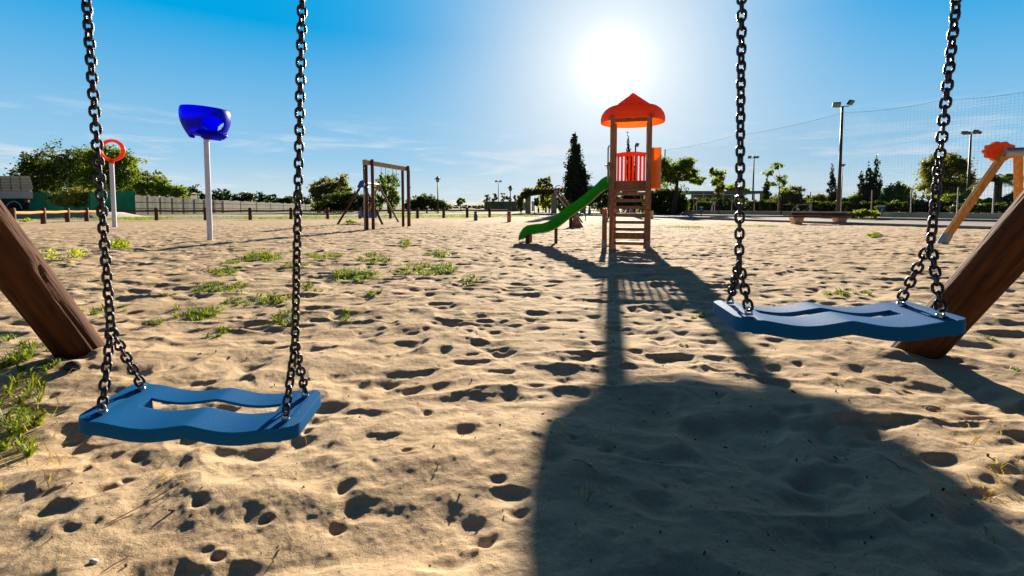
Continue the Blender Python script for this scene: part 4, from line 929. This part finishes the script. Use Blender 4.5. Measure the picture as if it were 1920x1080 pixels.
def blue_sign(px, Z, y0, y1, w, label):
    g_ = gz(px, Z); k = Z/F; r = thing('sign', label, 'sign', g_, 'blue and white signs by the low wall'); zt, zb = W(px, y0, Z).z, W(px, y1, Z).z
    MB().tube([g_, g_+Vector((0, .04, zb+.1))], .05, 8).build('post', dpole_m, r)
    MB().box((g_.x, g_.y, zb+(zt-zb)*.36), (w*k, .03, (zt-zb)*.72)).build('panel', sign_m, r)
    MB().box((g_.x, g_.y, zb+(zt-zb)*.86), (w*k, .032, (zt-zb)*.27)).build('header', white_m, r)
    h = (zt-zb)*.4; t = h*.16; cx = g_.x-h*.18; cz = zb+(zt-zb)*.36; lt = MB()
    lt.box((cx, g_.y-.022, cz), (t, .01, h)).box((cx+h*.2, g_.y-.022, cz+h*.42), (h*.4, .01, t)).box((cx+h*.2, g_.y-.022, cz), (h*.4, .01, t)).box((cx+h*.42, g_.y-.022, cz+h*.21), (t, .01, h*.5))
    lt.build('letter', white_m, r)
blue_sign(1315, 46, 387, 397, 7, 'left small blue and white sign in front of the white goal'); blue_sign(1654, 36.5, 384.5, 398, 12, 'right blue and white sign below the cypress spires')

# bench on blocks
bz = 24.0
bc = thing('bench', 'long dark bench on two tapered pale blocks at the edge of the sand', 'bench', gz(1536, bz))
k = bz/F
MB().beam(W(1473, 405, bz-.15), W(1592, 407, bz-.25), .5, .07).build('seat', wood_d, bc, bevel=.01)
MB().beam(W(1484, 402.5, bz+.35), W(1599, 403.5, bz+.35), .12, .21).build('backrest', wood_d, bc, bevel=.01)
for px in (1495, 1576):
    p = gz(px, bz+.05); V = [(p.x+x, p.y+y, z) for z, w in ((0, .16), (.33, .27)) for x, y in ((-w, -.2), (w, -.2), (w, .25), (-w, .25))]
    MB().add(V, [(3, 2, 1, 0), (4, 5, 6, 7), (0, 1, 5, 4), (1, 2, 6, 5), (2, 3, 7, 6), (3, 0, 4, 7)]).build('support_block', mat('pale_stone_block', (.80, .58, .38), .8), bc, bevel=.015)
tree('shrub', 'low yellow-green shrub right of the dark bench', 'shrub', 1622, 31, [(1608, 402, 10, 5), (1624, 400, 14, 6), (1640, 404, 8, 4)], 'bright', 1500, 3.2, trunk=False)
# play posts
for px, yb, yt, cols, lab in ((892, 413.5, 396, ('teal_paint', (.02, .16, .24), 'red_paint', (.45, .06, .05)), 'short teal post with reddish top at the edge of the sand'), (954.5, 416.5, 396, ('orange_paint', (.75, .25, .06), 'slate_paint', (.16, .16, .2)), 'short orange post with dark rounded top by the slim lamp')):
    g_ = G(px, yb); h = W(px, yt, g_.y).z; r = thing('play_post', lab, 'post', g_, 'short painted posts')
    MB().lathe(g_, [(.11, -.05), (.12, h*.6), (.11, h*.62), (0, h*.62)], 14).build('body', mat(cols[0], cols[1], .5), r, smooth='auto')
    MB().lathe(g_+Vector((0, 0, h*.62)), [(.09, 0), (.13, h*.08), (.09, h*.17), (.12, h*.24), (.08, h*.36), (0, h*.38)], 14).build('knob', mat(cols[2], cols[3], .5), r, smooth='auto')

# ------------------------------------------------------------ truck at the far left
TZ = 50; tk = thing('truck', 'beige tipper truck with panelled tall body parked by the green fence', 'truck', gz(25, TZ)); k = TZ/F
def Wp(px, py, dy=0): return W(px, py, TZ)+Vector((0, dy, 0))
cream = mat('cream_panels', (.88, .78, .64), .7, (.72, .6, .45), 2.5, .3, 12, stretch=(1, 1, 6), contrast=(.4, .7)); cream2 = mat('white_band', (.9, .86, .8), .6)
DV = Vector((-.71, .70, 0))*2.4                     # the truck stands square to the line of sight
def prism(pts, name, m, d=1.0, start=0.0):
    V = [Wp(*p)+DV*start for p in pts]; n = len(V); V2 = [v+DV*d for v in V]
    return MB().add(V+V2, [tuple(range(n))[::-1], tuple(range(n, 2*n))]+[(i, (i+1) % n, n+(i+1) % n, n+i) for i in range(n)]).build(name, m, tk)
prism([(-75, 330), (56, 330), (62, 352), (59, 358), (-75, 358)], 'cargo_body', cream)
rb2 = MB()
for x in (-60, -38, -18, 1, 20, 38): rb2.beam(Wp(x-1, 330, -.02), Wp(x+2, 358, -.02), .05, .05)
for y in (336, 341.5, 347, 352): rb2.beam(Wp(-75, y, -.02), Wp(57+(y-330)*.2, y, -.02), .03, .04)
rb2.build('body_ribs', mat('rib_paint', (.30, .2, .13), .7), tk)
prism([(-75, 358.5), (62, 358.5), (62, 372), (-75, 372)], 'side_band', cream2)
prism([(-75, 373), (55, 373), (53, 393), (-75, 393)], 'chassis', black_m, .8, .1)
wc = Wp(27, 394, .1)
for dy in (0, .8):
    w_ = MB(); M_ = Matrix.Rotation(math.pi/2, 3, 'X'); w_.lathe(wc+DV*dy, [(.3, .16), (.5, .16), (.56, .1), (.56, -.1), (.5, -.16), (.3, -.16)], 28, M_); wh = w_.build('wheel', rubber_m, tk, smooth='auto')
    MB().lathe(wc+DV*dy, [(0, .10), (.12, .12), (.3, .05), (.3, .15)], 20, M_).build('rim', conc, wh, smooth='auto')
MB().tube([wc+Vector((.80*math.cos(t), -.12, .80*math.sin(t)+.1)) for t in np.linspace(.05, math.pi-.05, 15)], .05, 6).build('mudguard', cream2, tk, smooth=True)
MB().box(Wp(51, 377, 0), (.35, .2, .25)).build('tail_lamp', mat('lamp_red', (.35, .1, .06), .4), tk)
a_, b_ = G(-40, 410), G(118, 409.5); em = MB()
n = 14; V = []; Fc = []
for i in range(n+1):
    c = a_.lerp(b_+Vector((3.5, 0, 0)), i/n); h = .5 if i < 10 else .5*(1-(i-10)/4)**1.2+.02
    V += [(c.x, c.y-.5, 0), (c.x, c.y, h), (c.x, c.y+4, h), (c.x, c.y+5, 0)]
for i in range(n):
    for j in range(3): Fc.append((i*4+j, i*4+4+j, i*4+5+j, i*4+1+j))
struct(em.add(V, Fc).build('pale_bank', mat('pale_earth', (.62, .54, .44), .95, (.5, .43, .34), 2), smooth=True))

# ------------------------------------------------------------ grass and weeds on the sand
def blades(centres, name_m='grass'):
    """centres: (x, y, z, lean, length, width)"""
    A = np.array(centres); k = len(A); ang = rng.random(k)*2*np.pi; dx, dy = np.cos(ang), np.sin(ang); L_ = A[:, 4]; w = A[:, 5]; ln = A[:, 3]
    P0 = A[:, :3]; sd_ = np.stack([-dy, dx, np.zeros(k)], 1)*w[:, None]
    d = np.stack([dx, dy, np.zeros(k)], 1)
    up = np.array([0, 0, 1.])
    P1 = P0+d*(L_*ln*.35)[:, None]+up*(L_*(1-ln*.4)*.55)[:, None]; P2 = P0+d*(L_*ln)[:, None]+up*(L_*(1-ln*.75)*.8)[:, None]
    V = np.stack([P0-sd_, P0+sd_, P1+sd_*.8, P1-sd_*.8, P2+sd_*.15, P2-sd_*.15], 1).reshape(-1, 3)
    b_ = np.arange(k)[:, None]*6; Fq = np.concatenate([b_+np.array([[0, 1, 2, 3]]), b_+np.array([[3, 2, 4, 5]])], 0)
    return V, Fq
patches = [(225, 458, 14, 8, .10), (490, 482, 38, 9, .07), (430, 492, 20, 6, .05), (420, 510, 26, 8, .06), (665, 515, 46, 11, .07), (380, 588, 55, 13, .07), (455, 568, 40, 8, .05), (545, 602, 42, 13, .07), (415, 540, 55, 11, .05), (520, 565, 50, 9, .06),
           (790, 506, 58, 9, .06), (832, 504, 22, 8, .08), (880, 526, 20, 9, .07), (706, 553, 18, 7, .05), (648, 600, 12, 9, .07), (575, 538, 28, 8, .05), (700, 490, 30, 6, .05), (700, 478, 18, 4, .05), (820, 478, 20, 6, .06), (760, 458, 8, 6, .12),
           (1590, 552, 42, 6, .05), (1300, 590, 36, 4, .035), (20, 690, 60, 22, .10), (28, 785, 50, 55, .085), (20, 845, 44, 40, .08), (60, 740, 30, 18, .09), (10, 640, 20, 10, .06), (182, 586, 24, 9, .06), (10, 527, 16, 6, .07), (75, 712, 50, 8, .06), (100, 705, 20, 6, .05),
           (70, 655, 40, 8, .04), (400, 625, 30, 10, .05), (285, 615, 14, 14, .06), (380, 548, 20, 6, .04), (1850, 645, 30, 5, .03), (1905, 700, 20, 8, .04), (1720, 595, 10, 5, .03), (1640, 443, 12, 4, .10), (1280, 650, 20, 3, .02),
           (600, 480, 50, 5, .04), (560, 500, 30, 5, .04), (320, 553, 20, 5, .04), (230, 577, 18, 5, .04), (140, 600, 16, 6, .04), (60, 595, 18, 6, .04)]
cs = []
for px, py, rx, ry, hgt in patches:
    g_ = G(px, py); kx = g_.y/F; area = rx*kx*2*abs(G(px, py+ry).y-G(px, py-ry).y)
    n = int(min(1500, max(70, area*2300)))
    sub = [(rng.normal()*.55, rng.normal()*.55) for _ in range(max(5, n//22))]
    for i in range(n):
        c = sub[rng.integers(len(sub))]; u, v = c[0]+rng.normal()*.075, c[1]+rng.normal()*.075
        if u*u+v*v > 1.4: continue
        p = G(px+u*rx, py+v*ry); q = .35+.65*rng.random()
        cs.append((p.x, p.y, ground_height(p.x, p.y)-.004, .35+.6*rng.random(), hgt*q*1.5, .0018+.0020*rng.random()+p.y*.0003))
V, Fq = blades(cs); tag(npmesh('grass', V, Fq, LF['grass']), 'scattered low green grass patches growing through the sand', 'grass', kind='stuff')
cs = []
for px, py, rx, ry, n, hgt in ((1885, 885, 30, 14, 14, .06), (1840, 915, 45, 20, 16, .05), (1570, 718, 20, 6, 16, .03), (1750, 765, 20, 8, 12, .03), (310, 905, 20, 14, 10, .05), (1830, 820, 50, 20, 14, .06), (1110, 930, 30, 14, 7, .05), (60, 820, 60, 80, 60, .09), (40, 720, 60, 30, 50, .07), (590, 560, 60, 20, 60, .05), (1840, 1000, 60, 20, 6, .04)):
    for i in range(n): p = G(px+rng.normal()*rx*.6, py+rng.normal()*ry*.6); cs.append((p.x, p.y, ground_height(p.x, p.y), .7+.4*rng.random(), hgt*(.5+rng.random()), .0016))
V, Fq = blades(cs); tag(npmesh('dry_grass', V, Fq, LF['dry']), 'thin dry yellow stalks lying on the sand', 'dry grass', kind='stuff')
# verge grass beyond the fence
cs = []
for i in range(26000):
    px = rng.uniform(-20, 1010); e = rng.random(); top = 400.5 if px > 700 else 404.5; bot = 412.5-(max(px, 200)-200)*.0075
    py = bot+.8-e*(bot-top)*.99
    if 402.8 < py < 408.4-(max(px,200)-200)*.009 and px < 880: continue
    p = G(px, py)
    if vn(np.array([p.x*.35]), np.array([p.y*.35+7]))[0] < -.08: continue
    cs.append((p.x, p.y, 0.0, .4, .10+.12*rng.random(), .012))
for i in range(2600):
    px = rng.uniform(1235, 1460); py = 425+rng.normal()*1.6-(px-1340)*.004; p = G(px, py)
    if vn(np.array([p.x*.8]), np.array([p.y*.5+7]))[0] < 0.02: continue
    cs.append((p.x, p.y, -.01, .5, .05+.04*rng.random(), .01))
V, Fq = blades(cs); tag(npmesh('verge_grass', V, Fq, LF['grass']), 'green and yellow grass strip along the rail fence', 'grass', kind='stuff')
# single weeds
def weed(px, py, w, h, label, n=260):
    g_ = G(px, py); k_ = g_.y/F; r = thing('weed', label, 'plant', g_, 'leafy weeds on the sand')
    B = [(Vector((g_.x+dx*w*k_, g_.y+dy, h*k_*hh_)), (w*k_*.35, w*k_*.3, h*k_*.35)) for dx, dy, hh_ in ((-.3, 0, .35), (.1, .05, .6), (.35, 0, .35), (-.05, -.05, .3))]
    V, Fq = leaves(B, n, 4.2*k_, clump=.4); npmesh('foliage', V, Fq, LF['bright'], r)
    st = MB()
    for c, rr_ in B: st.tube([g_, c], .004, 5)
    st.build('stem', LF['mid'], r)
weed(122, 489, 60, 30, 'largest leafy weed, left of the first chain on bare sand', 420); weed(658, 419, 20, 7, 'small leafy weed at the foot of the blue-jointed frame', 120); weed(228, 470, 26, 22, 'upright weed between the first chain and the funnel pole', 160); weed(50, 416, 20, 8, 'tiny weed near the left fence posts', 80)
# litter of bark, twigs and pebbles
bits = MB()
for i in range(480):
    z = .9*math.exp(rng.random()*2.2); x = z*rng.uniform(-1.05, 1.05); h = ground_height(x, z); s_ = .0014+.0036*rng.random()**2.5*(1+z*.25)
    e = Euler((rng.random()*3, rng.random()*3, rng.random()*6)).to_matrix(); bits.box((x, z, h+s_*.4), (s_*(1+2.5*rng.random()), s_, s_*.6), M=e)
tag(bits.build('debris', mat('bark_bits', (.07, .035, .02), .9, (.16, .1, .06), 30)), 'tiny dark bits of bark and twig strewn over the sand', 'debris', kind='stuff')
tw = MB()
for px0, py0, px1, py1 in ((197, 993, 330, 925), (188, 1078, 240, 1045), (1075, 880, 1110, 892), (1660, 868, 1690, 890), (1845, 975, 1850, 1000), (575, 835, 572, 822), (818, 895, 824, 880), (865, 828, 870, 815), (1100, 950, 1115, 930), (700, 640, 740, 628)):
    a_, b_ = G(px0, py0), G(px1, py1); m_ = a_.lerp(b_, .5); P_ = [Vector((p.x, p.y, ground_height(p.x, p.y)+.003)) for p in (a_, m_, b_)]; P_[1].z += .006; tw.tube(P_, .0013, 5)
tag(tw.build('twigs', mat('dry_twig', (.2, .11, .05), .9)), 'thin dry twigs lying on the near sand', 'twigs', kind='stuff')
for px, py, s_, cn_, lab in ((176, 1057, .008, 'shell_white', 'white shell on the sand at the bottom left'), (1106, 887, .007, 'shell_lilac', 'small lilac shell lying in the tower shadow'), (1240, 864, .006, 'chip_cyan', 'tiny cyan chip of plastic in the tower shadow')):
    g_ = G(px, py); h = ground_height(g_.x, g_.y); M_ = Euler((.4, .3, px)).to_matrix()@Matrix.Diagonal((1.3, .8, .6))
    mb = MB().lathe((g_.x, g_.y, h+s_*.4), [(0, -s_*.8), (s_*.7, -s_*.5), (s_, 0), (s_*.75, s_*.55), (0, s_*.85)], 16, M_)
    nm = 'shell' if 'shell' in cn_ else 'plastic_chip'
    tag(mb.build(nm, mat(cn_, {'shell_white': (.75, .73, .70), 'shell_lilac': (.5, .5, .68), 'chip_cyan': (.05, .5, .62)}[cn_], .35), smooth=True), lab, nm.replace('_', ' '), 'small shells and chips on the sand')
rk = G(522, 0) if 0 else G(137, 706)
mb = MB().lathe((rk.x, rk.y, ground_height(rk.x, rk.y)), [(0, -.02), (.03, -.01), (.034, .01), (.02, .028), (0, .034)], 10, Matrix.Diagonal((1.2, .9, 1)))
tag(mb.build('stone', mat('dark_stone', (.06, .06, .065), .9), smooth=True), 'dark rounded stone beside the foot of the left log', 'stone')
